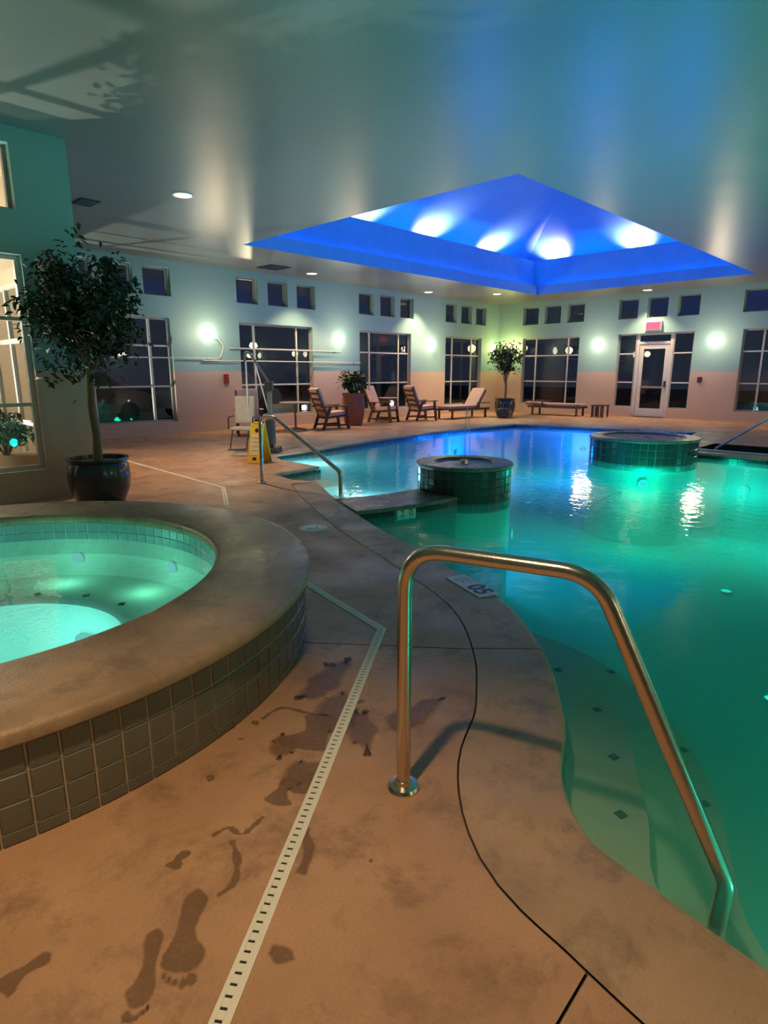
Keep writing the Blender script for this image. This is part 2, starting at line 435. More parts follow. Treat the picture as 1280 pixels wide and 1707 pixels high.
# ------------------------------------------------------------------ floor: dark joint bed below, deck slabs with recessed control joints, coping slabs
room = [(XB, YB), (XR, YB), (XR, YL), (XN, YL), (XN, YN), (XB, YN)]
spa_hole = [(SPC[0] + 1.5 * math.cos(2 * math.pi * k / 48), SPC[1] + 1.5 * math.sin(2 * math.pi * k / 48)) for k in range(48)]
bed_pool = offset_closed(POOL, OUT * 0.06)
floor = poly_mesh('floor', [room, bed_pool, spa_hole, NOTCH], -0.014, M_JOINT)
tagit(floor, 'stained tan concrete pool deck with slabs and joints', 'floor', kind='structure')
deck = poly_mesh('deck', [room, joint_all, spa_hole, offset_closed(NOTCH, 0)], 0.0, M_DECK)
bm = bmesh.new(); bm.from_mesh(deck.data)
jl = [(onz(610, 1075), onz(785, 1082)), (onz(980, 1620), onz(930, 1706)), (Vector((4.2, 4.0, 0)), Vector((2.9, 4.35, 0))),
      (Vector((4.9, 7.05, 0)), Vector((4.0, 7.12, 0))), (Vector((0, 10.9, 0)), Vector((8, 10.9, 0))), (Vector((9.4, 10, 0)), Vector((9.4, 14, 0))), (Vector((13.2, 10, 0)), Vector((13.2, 14, 0))),
      (Vector((17.0, 10, 0)), Vector((17.0, 14, 0))), (Vector((17, 7.2, 0)), Vector((21, 7.2, 0)))]
for a, b in jl:
    d = (b - a).normalized(); nrm = Vector((-d.y, d.x, 0))
    for s in (-1, 1):
        bmesh.ops.bisect_plane(bm, geom=list(bm.verts) + list(bm.edges) + list(bm.faces), plane_co=a + nrm * 0.004 * s, plane_no=nrm)
    kill = [f for f in bm.faces if abs((f.calc_center_median() - a).dot(nrm)) < 0.0035]
    bmesh.ops.delete(bm, geom=kill, context='FACES')
# loose islands -> one slab object each
bm.faces.ensure_lookup_table(); seen = set(); islands = []
for f in bm.faces:
    if f.index in seen: continue
    st = [f]; isl = []; seen.add(f.index)
    while st:
        q = st.pop(); isl.append(q)
        for e in q.edges:
            for g in e.link_faces:
                if g.index not in seen: seen.add(g.index); st.append(g)
    islands.append(isl)
for isl in islands:
    ids = {}; v = []; f = []
    for q in isl:
        for p in q.verts:
            if p.index not in ids: ids[p.index] = len(v); v.append(p.co.copy())
        f.append([ids[p.index] for p in q.verts])
    if sum(q.calc_area() for q in isl) < 0.02: continue
    mesh('deck_slab', v, f, M_DECK, floor)
bm.free(); bpy.data.objects.remove(deck)

# coping slabs: strips between joint and edge with a rounded nose
n = len(POOL); inner = POOL; outer = offset_closed(POOL, OUT * 0.392)
# cumulative length to split slabs
cuts = []; acc = 0
for i in range(EDGE_N + 2, n):
    a, b = Vector(POOL[i]), Vector(POOL[(i + 1) % n]); acc += (b - a).length
    if acc > 1.5: cuts.append((i + 1) % n); acc = 0
for q in ((1.9, -2.6), (2.85, 1.54), (3.95, 3.6), (4.75, 5.38)):
    cuts.append(min(range(EDGE_N), key=lambda i: (Vector(POOL[i]) - Vector(q)).length))
cuts = sorted(set(cuts + [EDGE_N, EDGE_N + 2]))
def coping_strip(idx):
    v = []; f = []
    for i in idx:
        o = Vector(outer[i]).to_3d(); e = Vector(inner[i]).to_3d(); d = (o - e).normalized()
        prof = [o, e + d * 0.04, e + d * 0.012 + Vector((0, 0, -0.006)), e + Vector((0, 0, -0.022)), e + d * 0.0 + Vector((0, 0, -0.05)), e + d * 0.06 + Vector((0, 0, -0.052))]
        v += prof
    # narrow the ends a little so the cross joints show
    for end, oth in ((0, 1), (len(idx) - 1, len(idx) - 2)):
        for k in range(6):
            a, b = v[end * 6 + k], v[oth * 6 + k]; v[end * 6 + k] = a + (b - a).normalized() * 0.004
    for s in range(len(idx) - 1):
        for k in range(5): f.append((s * 6 + k, s * 6 + k + 1, (s + 1) * 6 + k + 1, (s + 1) * 6 + k))
    return v, f
for c in range(len(cuts)):
    i0, i1 = cuts[c], cuts[(c + 1) % len(cuts)]
    idx = list(range(i0, i1 + 1)) if i1 > i0 else list(range(i0, n)) + list(range(0, i1 + 1))
    if len(idx) < 2: continue
    v, f = coping_strip(idx)
    o = mesh('coping_slab', v, f, M_COPE, floor)
    bm = bmesh.new(); bm.from_mesh(o.data); bmesh.ops.recalc_face_normals(bm, faces=bm.faces)
    if sum(q.normal.z * q.calc_area() for q in bm.faces) < 0: bmesh.ops.reverse_faces(bm, faces=bm.faces)
    bm.to_mesh(o.data); bm.free()

# ------------------------------------------------------------------ pool basin (walls, floor), steps, waterline tiles
def loop_wall(name, loop, z0, z1, mat, parent=None, closed=True):
    v = []; f = []; m = len(loop)
    for p in loop: v += [(p[0], p[1], z0), (p[0], p[1], z1)]
    for i in range(m if closed else m - 1):
        j = (i + 1) % m; f.append((2 * i, 2 * j, 2 * j + 1, 2 * i + 1))
    return mesh(name, v, f, mat, parent)
basin_loop = offset_closed(POOL, OUT * 0.03)
PFZ = -1.55
basin = poly_mesh('pool_basin', [basin_loop], PFZ, M_PLASTER)
tagit(basin, 'pale plastered swimming pool basin under teal water', 'pool', kind='structure')
loop_wall('basin_wall', basin_loop, -0.05, PFZ, M_PLASTER, basin)
# entry steps below the near handrail
e1 = [p for p in near_edge if 0.1 < p[1] < 2.35]
e1o = offset_open(e1, 0.03)
st1 = catmull([(1.72, -0.05), (1.80, 0.35), (1.93, 0.56), (2.23, 0.70), (2.49, 0.85), (2.83, 1.06), (3.15, 1.42), (3.40, 1.86), (3.55, 2.25)], 4)
st2 = catmull([(1.95, -0.25), (2.10, 0.24), (2.48, 0.45), (2.76, 0.57), (3.11, 0.79), (3.50, 1.18), (3.78, 1.70), (3.85, 2.30)], 4)
edge_out = [(p[0] - 0.02, p[1]) for p in e1]
s1 = poly_mesh('pool_step', [edge_out + list(reversed(st1))], -0.24, M_STEP, basin, thick=-0.24 - PFZ)
s2 = poly_mesh('pool_step', [edge_out + list(reversed(st2))], -0.42, M_STEP, basin, thick=-0.42 - PFZ)
dm = mesh('marker_tile', [(-.024, 0, 0), (0, -.024, 0), (.024, 0, 0), (0, .024, 0), (-.02, 0, .004), (0, -.02, .004), (.02, 0, .004), (0, .02, .004)], [(0, 1, 5, 4), (1, 2, 6, 5), (2, 3, 7, 6), (3, 0, 4, 7), (4, 5, 6, 7)], M_BLACKT, basin)
dms = [(1018, 1120, -.24), (995, 1183, -.24), (1023, 1262, -.24), (1035, 1358, -.24), (930, 1117, -.24), (1138, 1250, -.42), (1175, 1340, -.42)]
for k, (x, y, z) in enumerate(dms):
    p = onz(x, y, z); o = dm if k == 0 else dm.copy()
    if k: COL.objects.link(o)
    o.location = (p.x, p.y, z + 0.0005); o.rotation_euler = (0, 0, R(25)); o.scale = (1.25, 1.25, 1)

# dark waterline tiles of the pool: near ones singly, the far run joined
def tile_mesh(name, w, h, t, mat):
    b = min(w, h) * 0.06
    v = [(-w / 2, 0, -h / 2), (w / 2, 0, -h / 2), (w / 2, 0, h / 2), (-w / 2, 0, h / 2)] + [(-w / 2 + b, -t, -h / 2 + b), (w / 2 - b, -t, -h / 2 + b), (w / 2 - b, -t, h / 2 - b), (-w / 2 + b, -t, h / 2 - b)]
    f = [(4, 5, 6, 7), (0, 1, 5, 4), (1, 2, 6, 5), (2, 3, 7, 6), (3, 0, 4, 7)]
    me = bpy.data.meshes.new(name); me.from_pydata(v, [], f); me.materials.append(mat); return me
def put_tile(me, loc, rz, parent):
    o = bpy.data.objects.new(me.name.split('.')[0], me); link(o, parent); o.location = loc; o.rotation_euler = (0, 0, rz); return o
TM_D = tile_mesh('tile', 0.095, 0.095, 0.006, M_DTILE)
# far run along the left, far and right sides as one strip of joined tiles
far = MB(); tot = 0
seq = [(6.36, 8.7), (6.62, 9.36), (7.6, 9.44), (10.0, 9.82), (12.15, 10.08), (14.35, 10.15), (15.94, 10.04), (16.2, 8.56), (16.5, 6.6), (16.9, 5.2), (14.7, 4.85), (12.62, 4.62), (12.50, 4.0), (12.45, 2.6), (12.5, 0.0)]
for a, b in zip(seq, seq[1:]):
    a = Vector(a); b = Vector(b); L = (b - a).length; d = (b - a) / L; m = int(L / 0.15)
    nrm = Vector((d.y, -d.x)) * 1.0
    for k in range(m):
        p = a + d * (k + 0.5) * L / m; ang = math.atan2(d.y, d.x)
        for z in (-0.115,):
            far.box((p.x + nrm.x * 0.002, p.y + nrm.y * 0.002, z), (L / m - 0.01, 0.05, 0.12), Matrix.Rotation(ang, 3, 'Z'))
o = far.build('far_waterline_tiles', M_DTILE, basin); o['kind'] = 'stuff'
# notch steps with their dark tiled back wall (left entry)
for (a, b) in (((5.36, 7.54), (6.33, 7.64)), ((5.27, 6.95), (5.36, 7.56))):
    a = Vector(a); b = Vector(b); d = (b - a); L = d.length; d /= L; m = int(L / 0.1); ang = math.atan2(d.y, d.x)
    for k in range(m):
        p = a + d * (k + 0.5) * L / m
        for z in (-0.10, -0.2): put_tile(TM_D, (p.x + d.y * 0.012, p.y - d.x * 0.012, z), ang, basin)
MB().box((5.75, 7.25, -0.875), (1.0, 0.62, 1.35), bev=0.01).build('pool_step', M_STEP, basin)
MB().box((5.80, 6.75, -0.955), (1.0, 0.42, 1.19), bev=0.01).build('pool_step', M_STEP, basin)
# sunken step well on the right-hand peninsula
well = thing('step_well', 'sunken dark tiled step well cut into the far concrete peninsula', 'steps', (13.7, 2.33, 0))
well['kind'] = 'structure'
nl = [(p[0] - 13.7, p[1] - 2.33) for p in NOTCH]
loop_wall('well_wall', nl, -0.002, -0.6, M_DTILE, well)
mesh('well_floor', [(p[0], p[1], -0.6) for p in nl], [(0, 1, 2, 3)], M_PLASTER, well)
MB().box((0.55, 0, -0.42), (0.4, 3.4, 0.34)).build('step', M_DTILE, well)
MB().box((-0.74, 0.0, 0.012), (0.10, 3.45, 0.03), bev=0.008).build('white_nosing', M_WHITEP, well)
mesh('water', [(p[0] * 0.99, p[1] * 0.99, -0.16) for p in nl], [(3, 2, 1, 0)], M_SPAWATER, well)

# water surface of the pool
pw = poly_mesh('water', [offset_closed(POOL, OUT * 0.05)], WZ, M_WATER, basin, thick=-PFZ + WZ + 0.05)
pw['label'] = 'calm teal and blue swimming pool water'

# ------------------------------------------------------------------ walls
class Plane:
    def __init__(s, fn, front): s.P = fn; s.front = front
PL_LEFT = lambda u, z, d: Vector((u, YL + d, z))
PL_RIGHT = lambda u, z, d: Vector((XR + d, u, z))
PL_NEAR = lambda u, z, d: Vector((u, YN + d, z))
def wall(name, P, u0, u1, z0, z1, th, holes, mat, label):
    us = sorted({u0, u1} | {h[0] for h in holes} | {h[1] for h in holes}); zs = sorted({z0, z1, 1.53} | {h[2] for h in holes} | {h[3] for h in holes})
    solid = {}
    for i in range(len(us) - 1):
        for j in range(len(zs) - 1):
            cu, cz = (us[i] + us[i + 1]) / 2, (zs[j] + zs[j + 1]) / 2
            solid[i, j] = not any(h[0] < cu < h[1] and h[2] < cz < h[3] for h in holes)
    v = []; f = []
    def quad(*q):
        n = len(v); v.extend(q); f.append((n, n + 1, n + 2, n + 3))
    for (i, j), s in solid.items():
        if not s: continue
        a, b, c, d = us[i], us[i + 1], zs[j], zs[j + 1]
        quad(P(a, c, 0), P(b, c, 0), P(b, d, 0), P(a, d, 0)); quad(P(a, c, th), P(a, d, th), P(b, d, th), P(b, c, th))
        if not solid.get((i - 1, j), False): quad(P(a, c, 0), P(a, d, 0), P(a, d, th), P(a, c, th))
        if not solid.get((i + 1, j), False): quad(P(b, c, 0), P(b, c, th), P(b, d, th), P(b, d, 0))
        if not solid.get((i, j - 1), False): quad(P(a, c, 0), P(a, c, th), P(b, c, th), P(b, c, 0))
        if not solid.get((i, j + 1), False): quad(P(a, d, 0), P(b, d, 0), P(b, d, th), P(a, d, th))
    o = mesh(name, v, f, mat)
    bm = bmesh.new(); bm.from_mesh(o.data); bmesh.ops.remove_doubles(bm, verts=bm.verts, dist=1e-5); bmesh.ops.recalc_face_normals(bm, faces=bm.faces); bm.to_mesh(o.data); bm.free()
    return tagit(o, label, 'wall', kind='structure')
WB, WT, TB, TT = 0.31, 2.79, 3.28, 3.93
left_w = [(4.93, 7.36), (9.27, 11.75), (13.65, 16.07), (17.96, 20.2)]
def triple(u0, u1):
    w = (u1 - u0); k = 0.67 if w > 2 else 0.66
    return [(u0, u0 + k), ((u0 + u1) / 2 - k / 2, (u0 + u1) / 2 + k / 2), (u1 - k, u1)]
left_t = []
for a, b in ((4.93, 7.42), (9.24, 11.88), (13.63, 16.2), (17.94, 20.45)): left_t += triple(a, b)
right_w = [(10.9, 13.26), (3.1, 5.58)]
right_t = []
for a, b in ((10.78, 13.3), (6.9, 9.52), (3.1, 5.66)): right_t += triple(a, b)
DOOR = (6.97, 9.47)
wall('wall_left', PL_LEFT, XN, XR + 0.3, 0, H, 0.24, [(a, b, WB, WT) for a, b in left_w] + [(a, b, TB, TT) for a, b in left_t], M_WALL, 'long teal and tan wall with four windows behind the lounge chairs')
wall('wall_right', PL_RIGHT, YB, YL, 0, H, 0.24, [(a, b, WB, WT) for a, b in right_w] + [(a, b, TB, TT) for a, b in right_t] + [(7.63, 8.82, 0.0, WT), (6.97, 7.63, WB, WT), (8.82, 9.47, WB, WT)], M_WALL, 'teal and tan end wall with the exit door')
near_t = [(-0.25, 0.42), (0.68, 1.35), (1.70, 2.37)]
wall('wall_near', PL_NEAR, XB, XN, 0, H, 0.24, [(-0.2, 2.36, 0.36, WT)] + [(a, b, TB - 0.02, TT) for a, b in near_t], M_WALL, 'near teal and tan wall with a bright lobby window beside the potted tree')
o = mesh('wall_return', [(XN, YN, 0), (XN, YL, 0), (XN, YL, H), (XN, YN, H), (XN - .24, YN + .24, 0), (XN - .24, YL, 0), (XN - .24, YL, H), (XN - .24, YN + .24, H)], [(0, 1, 2, 3), (4, 7, 6, 5)], M_WALL)
tagit(o, 'short teal and tan return wall of the seating alcove', 'wall', kind='structure')
o = mesh('wall_back', [(XB, YB, 0), (XB, YN, 0), (XB, YN, H), (XB, YB, H)], [(0, 1, 2, 3)], M_WALL); tagit(o, 'teal and tan wall behind the hot tub', 'wall', kind='structure')
o = mesh('wall_side', [(XB, YB, 0), (XR, YB, 0), (XR, YB, H), (XB, YB, H)], [(0, 3, 2, 1)], M_WALL); tagit(o, 'teal and tan wall along the far side of the pool', 'wall', kind='structure')

# ------------------------------------------------------------------ windows
def uvbox(P, u0, u1, z0, z1, d0, d1):
    v = [P(u, z, d) for u in (u0, u1) for z in (z0, z1) for d in (d0, d1)]
    f = [(0, 1, 3, 2), (4, 6, 7, 5), (0, 4, 5, 1), (2, 3, 7, 6), (0, 2, 6, 4), (1, 5, 7, 3)]
    return MB().add(v, f)
WN = [0]
def window(P, u0, u1, z0, z1, ucut, zcut, label, mat=None, fw=0.05, dep=0.10):
    WN[0] += 1; mat = mat or M_GREYF
    org = P((u0 + u1) / 2, z0, dep)
    w = thing('window_%d' % WN[0], label, 'window', org, kind='structure')
    Q = lambda u, z, d: P(u, z, d) - org
    for a, b, c, d in ((u0, u0 + fw, z0, z1), (u1 - fw, u1, z0, z1), (u0 + fw, u1 - fw, z0, z0 + fw), (u0 + fw, u1 - fw, z1 - fw, z1)):
        uvbox(Q, a, b, c, d, dep, dep + 0.07).build('frame', mat, w)
    us = [u0 + fw] + ucut + [u1 - fw]; zs = [z0 + fw] + zcut + [z1 - fw]
    for u in ucut: uvbox(Q, u - fw * .5, u + fw * .5, z0 + fw, z1 - fw, dep + 0.002, dep + 0.068).build('mullion', M_TRIMW, w)
    for z in zcut: uvbox(Q, u0 + fw, u1 - fw, z - fw * .42, z + fw * .42, dep + 0.006, dep + 0.064).build('transom_bar', M_TRIMW, w)
    for i in range(len(us) - 1):
        for j in range(len(zs) - 1):
            q = [Q(us[i], zs[j], dep + .035), Q(us[i + 1], zs[j], dep + .035), Q(us[i + 1], zs[j + 1], dep + .035), Q(us[i], zs[j + 1], dep + .035)]
            mesh('pane', q, [(0, 1, 2, 3) if (q[1] - q[0]).cross(q[2] - q[0]).dot(Q(u0, z0, 0) - Q(u0, z0, 1)) > 0 else (3, 2, 1, 0)], M_GLASS, w)
    return w
names = ['behind the potted tree', 'behind the bistro table', 'between the two middle wall lamps', 'beside the corner tree']
for (a, b), nm in zip(left_w, names):
    window(PL_LEFT, a, b, WB, WT, [a + 0.52, b - 0.52], [1.17, 2.13], 'tall dark gridded window ' + nm)
window(PL_RIGHT, 10.9, 13.26, WB, WT, [11.38, 12.72], [1.17, 2.13], 'tall dark gridded window above the long bench')
window(PL_RIGHT, 3.1, 5.58, WB, WT, [3.65, 5.02], [1.17, 2.13], 'tall dark gridded window on the far side of the exit door')
window(PL_RIGHT, 6.97, 7.63, WB, WT, [], [1.17, 2.13], 'narrow sidelight hinge side of the exit door'.replace('hinge side of', 'on the wall plaque side of'))
window(PL_RIGHT, 8.82, 9.47, WB, WT, [], [1.17, 2.13], 'narrow sidelight on the bench side of the exit door')
window(PL_NEAR, -0.2, 2.36, 0.36, WT, [0.35, 1.78], [1.13, 2.10], 'bright lobby window with white frame beside the potted tree', mat=M_TRIMW)
tl = ['above the window behind the potted tree', 'above the window behind the bistro table', 'above the window between the middle wall lamps', 'above the window beside the corner tree']
for i, (a, b) in enumerate(left_t):
    w = window(PL_LEFT, a, b, TB, TT, [], [], 'small square clerestory window ' + tl[i // 3], fw=0.035, dep=0.14); w['group'] = 'clerestory windows ' + tl[i // 3]
tr = ['above the bench window', 'above the exit sign', 'above the last window past the exit door']
for i, (a, b) in enumerate(right_t):
    w = window(PL_RIGHT, a, b, TB, TT, [], [], 'small square clerestory window ' + tr[i // 3], fw=0.035, dep=0.14); w['group'] = 'clerestory windows ' + tr[i // 3]
for a, b in near_t:
    w = window(PL_NEAR, a, b, TB - .02, TT, [], [], 'small square clerestory window above the lobby window', fw=0.035, dep=0.14); w['group'] = 'clerestory windows above the lobby window'

# exit door
dr = thing('door_1', 'glazed white metal exit door under the red exit sign', 'door', (XR + 0.1, 8.22, 0), kind='structure')
Q = lambda u, z, d: Vector((d, u - 8.22, z))
for a, b, c, d in ((7.63, 7.72, 0, WT), (8.73, 8.82, 0, WT), (7.72, 8.73, 2.44, 2.52), (7.72, 8.73, WT - .06, WT)):
    uvbox(Q, a, b, c, d, 0, 0.09).build('frame', M_TRIMW, dr)
for a, b, c, d in ((7.73, 7.87, 0.02, 2.43), (8.58, 8.72, 0.02, 2.43), (7.87, 8.58, 0.02, 0.30), (7.87, 8.58, 2.28, 2.43)):
    uvbox(Q, a, b, c, d, 0.02, 0.07).build('door_rail', M_TRIMW, dr)
uvbox(Q, 7.87, 8.58, 0.98, 1.05, -0.03, 0.01).build('push_bar', M_STEEL, dr)
uvbox(Q, 7.76, 7.82, 1.02, 1.22, -0.01, 0.02).build('lock_plate', M_BLACKM, dr)
for z0, z1 in ((0.30, 1.0), (1.0, 2.28)):
    mesh('pane', [Q(7.87, z0, .045), Q(8.58, z0, .045), Q(8.58, z1, .045), Q(7.87, z1, .045)], [(3, 2, 1, 0)], M_GLASS, dr)
mesh('pane', [Q(7.72, 2.52, .045), Q(8.73, 2.52, .045), Q(8.73, WT - .06, .045), Q(7.72, WT - .06, .045)], [(3, 2, 1, 0)], M_GLASS, dr)

# ------------------------------------------------------------------ ceiling with the raised blue skylight
x0, x1, y0, y1 = SKY
def rect(d): return [(x0 - d, y0 - d), (x1 + d, y0 - d), (x1 + d, y1 + d), (x0 - d, y1 + d)]
ceil_loop = [(XB, YB), (XR + .24, YB), (XR + .24, YL + .24), (XB, YL + .24)]
ceil = poly_mesh('ceiling', [ceil_loop, rect(0)], H, M_CEIL)
ceil.data.flip_normals()
tagit(ceil, 'glossy pale green painted ceiling around the blue skylight', 'ceiling', kind='structure')
sky = thing('skylight', 'blue lit stepped skylight well recessed in the ceiling', 'skylight', ((x0 + x1) / 2, (y0 + y1) / 2, H), kind='structure')
so = Vector(((x0 + x1) / 2, (y0 + y1) / 2, H))
def ring(name, la, za, lb, zb, mat):
    v = [Vector((*p, za)) - so for p in la] + [Vector((*p, zb)) - so for p in lb]
    return mesh(name, v, [(i, (i + 1) % 4, (i + 1) % 4 + 4, i + 4) for i in range(4)], mat, sky)
Z1, Z2, Z3 = H + 0.30, H + 1.18, H + 1.18
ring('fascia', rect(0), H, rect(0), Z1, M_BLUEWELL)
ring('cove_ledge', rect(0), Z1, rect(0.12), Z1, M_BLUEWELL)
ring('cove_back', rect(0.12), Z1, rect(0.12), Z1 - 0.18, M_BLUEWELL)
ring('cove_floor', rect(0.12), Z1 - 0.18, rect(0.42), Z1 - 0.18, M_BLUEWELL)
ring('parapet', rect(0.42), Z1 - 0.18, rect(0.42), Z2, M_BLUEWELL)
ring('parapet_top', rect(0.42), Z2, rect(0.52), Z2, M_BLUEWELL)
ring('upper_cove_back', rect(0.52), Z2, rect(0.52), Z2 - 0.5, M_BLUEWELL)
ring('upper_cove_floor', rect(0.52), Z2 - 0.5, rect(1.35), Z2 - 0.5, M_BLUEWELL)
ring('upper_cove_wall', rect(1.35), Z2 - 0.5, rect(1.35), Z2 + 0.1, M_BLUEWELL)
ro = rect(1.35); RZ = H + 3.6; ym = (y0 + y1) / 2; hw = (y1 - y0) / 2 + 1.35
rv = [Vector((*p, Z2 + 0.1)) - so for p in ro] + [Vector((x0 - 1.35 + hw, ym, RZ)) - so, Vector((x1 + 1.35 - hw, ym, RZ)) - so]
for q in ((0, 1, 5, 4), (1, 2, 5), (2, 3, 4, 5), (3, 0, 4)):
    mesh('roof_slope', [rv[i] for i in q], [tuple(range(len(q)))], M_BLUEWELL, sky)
# LED strips in the coves
for (ax, ay, bx, by) in ((x0, y0, x1, y0), (x1, y0, x1, y1), (x0, y1, x1, y1), (x0, y0, x0, y1)):
    a = Vector((ax, ay, 0)); b = Vector((bx, by, 0)); mid = (a + b) / 2; outw = (mid - Vector((so.x, so.y, 0))).normalized(); d = (b - a).normalized(); L = (b - a).length
    for off, z, pw_, wid in ((0.27, Z1 - 0.15, 0.24, 0.06), (0.74, Z2 - 0.47, 0.8, 0.08)):
        c = mid + outw * off; c.z = z
        s = MB().beam(c - d * L / 2 - so, c + d * L / 2 - so, 0.04, 0.02).build('led_strip', E_BLUE, sky)
        al = lamp('cove_light', 'AREA', c + Vector((0, 0, 0.03)) - so, P_SKY * pw_ * L / 6, (0.0, 0.27, 1.0), (L, wid), parent=sky)
        # faces up, leaning towards the well
        al.rotation_euler = (Vector((0, 0, 1)) - outw * 0.25).to_track_quat('-Z', 'Y').to_euler() if abs(d.y) < .5 else (R(180), 0, R(90))
        if abs(d.y) < .5: al.rotation_euler = (R(180), 0, 0)
# small white uplights in the upper cove
def sky_px(x, y, side):
    return ony(x, y, y1 + 1.0) if side == 'L' else onx(x, y, x1 + 1.0)
for px, py, side in ((600, 366, 'L'), (712, 392, 'L'), (815, 418, 'L'), (1062, 410, 'R'), (925, 428, 'R')):
    p = sky_px(px, py, side); p.z = Z2 - 0.48
    o = MB().lathe([(0.0, 0.0), (0.05, 0.0), (0.05, 0.05), (0.0, 0.05)], 12).build('uplight', E_WLED, sky, loc=p - so)
    q = p + Vector((0, 0.05, 0.08)) if side == 'L' else p + Vector((0.05, 0, 0.08))
    inw = Vector((0, -0.1, 1)) if side == 'L' else Vector((-0.1, 0, 1))
    sp = lamp('uplight_beam', 'SPOT', p + Vector((0, 0, 0.07)) - so, 400, (1.0, 0.66, 0.52), 0.06, spot=R(100), blend=1.0, parent=sky)
    sp.rotation_euler = inw.to_track_quat('-Z', 'Y').to_euler()

# ------------------------------------------------------------------ ceiling downlights, vents
def downlight(p, label, power, spot=R(75), col=(1.0, 0.70, 0.40), rot=None):
    t = thing('ceiling_downlight', label, 'ceiling light', (p[0], p[1], H), group='recessed round ceiling downlights')
    MB().lathe([(0.13, 0.0), (0.13, -0.012), (0.165, -0.012), (0.175, -0.001), (0.175, 0.0)], 28).build('trim_ring', M_WHITEP, t)
    MB().lathe([(0.0, -0.006), (0.13, -0.006)], 28).build('lens', E_DOWN, t)
    lamp('downlight_beam', 'SPOT', (0, 0, -0.03), power, col, 0.09, spot=spot, blend=0.6, parent=t)
    return t
downlight((5.0, 9.1), 'recessed round ceiling downlight near the potted tree', P_DOWN * 2.6, R(95))
downlight((11.05, 13.5), 'recessed round ceiling downlight near the bistro table', P_DOWN * 2.2, R(100))
downlight((16.2, 13.75), 'recessed round ceiling downlight near the chaise lounge', P_DOWN * 2.2, R(100))
downlight((18.2, 12.4), 'recessed round ceiling downlight near the corner tree', P_DOWN * 2.2, R(100))
downlight((20.75, 8.35), 'recessed round ceiling downlight over the exit door', P_DOWN * 2.2, R(100))
downlight((-0.25, 0.88), 'recessed round ceiling downlight above the hot tub deck', P_DOWN * 2.0, R(74))
downlight((20.3, 2.2), 'recessed round ceiling downlight over the far peninsula', P_DOWN, R(100))
downlight((14.0, 0.5), 'recessed round ceiling downlight over the step well', P_DOWN * .6, R(90))
def vent(c, ax, sx, sy, label):
    t = thing('ceiling_vent', label, 'vent', (c[0], c[1], H))
    MB().box((0, 0, -0.008), (sx, sy, 0.014)).build('vent_frame', M_BLACKM, t)
    k = 6
    for i in range(k):
        MB().box((0, -sy / 2 + sy * (i + .5) / k, -0.02), (sx * .9, 0.012, 0.012)).build('vent_slat', M_GREYM, t)
vent((9.75, 13.42), 0, 0.62, 0.62, 'square black ceiling vent near the clerestory windows')
vent((4.13, 10.55), 0, 0.30, 0.42, 'small black ceiling vent near the potted tree')

# ------------------------------------------------------------------ wall lamps
def sconce(P, u, z, label, col=(1.0, 0.74, 0.45), em=None, power=P_SCONCE):
    p = P(u, z, 0); nr = (P(u, z, -1) - p)
    t = thing('wall_sconce', label, 'wall lamp', p, math.atan2(nr.y, nr.x), group=None)
    MB().lathe([(0.0, 0), (0.15, 0), (0.15, 0.03), (0.0, 0.03)], 24).build('back_plate', M_WHITEP, t).rotation_euler = (0, R(90), 0)
    prof = [(0.0, 0.14)] + [(0.16 * math.sin(R(a)), 0.04 + 0.10 * math.cos(R(a))) for a in range(15, 91, 15)]
    MB().lathe(prof, 24).build('globe', em or E_SCONCE, t).rotation_euler = (0, R(90), 0)
    lamp('sconce_light', 'POINT', (0.75, 0, 0), power, col, 0.16, parent=t)
    return t
sconce(PL_LEFT, 8.35, 2.48, 'glowing round wall lamp above the rescue pole hook')
sconce(PL_LEFT, 12.78, 2.48, 'glowing round wall lamp above the terracotta planter')
sconce(PL_LEFT, 17.16, 2.46, 'glowing round wall lamp between the last two windows of the long wall')
sconce(PL_LEFT, 20.95, 2.46, 'yellow glowing round wall lamp in the corner by the tree', (1.0, 0.82, 0.25), E_YELLOW)
sconce(PL_RIGHT, 10.19, 2.46, 'glowing round wall lamp between the bench window and the exit door')
sconce(PL_RIGHT, 6.34, 2.48, 'glowing round wall lamp between the exit door and the last window')
sconce(PL_RIGHT, 2.3, 2.48, 'glowing round wall lamp past the last window of the end wall')
sconce(PL_RIGHT, -2.0, 2.48, 'glowing round wall lamp far along the end wall')
for x, od in ((3.0, 'first'), (9.0, 'second'), (15.0, 'third')):
    p = sconce(lambda u, z, d: Vector((u, YB - d, z)), x, 2.48, od + ' round wall lamp from the hot tub end of the far side wall'); p['group'] = 'lamps on the far side wall'

# exit sign
ex = thing('exit_sign', 'small red lit exit sign above the glazed door', 'sign', (XR, 8.26, 2.86))
MB().box((-0.045, 0, 0.15), (0.09, 0.52, 0.30), bev=0.01).build('housing', M_WHITEP, ex)
MB().box((-0.093, 0, 0.15), (0.006, 0.47, 0.25)).build('face', E_EXITW, ex)
def text(s, size, mat, parent, M, ext=0.002, name='lettering', bold=0.0):
    cu = bpy.data.curves.new(name, 'FONT'); cu.body = s; cu.size = size; cu.extrude = ext; cu.offset = bold; cu.align_x = 'CENTER'; cu.align_y = 'CENTER'
    o = bpy.data.objects.new(name, cu); COL.objects.link(o)
    bpy.context.view_layer.update()
    me = bpy.data.meshes.new_from_object(o.evaluated_get(bpy.context.evaluated_depsgraph_get())); bpy.data.objects.remove(o)
    me.materials.clear(); me.materials.append(mat)
    q = bpy.data.objects.new(name, me); link(q, parent); q.matrix_local = M; return q
text('EXIT', 0.22, E_EXIT, ex, Matrix.Translation((-0.098, 0, 0.15)) @ Matrix(((0, 0, -1, 0), (-1, 0, 0, 0), (0, 1, 0, 0), (0, 0, 0, 1))))

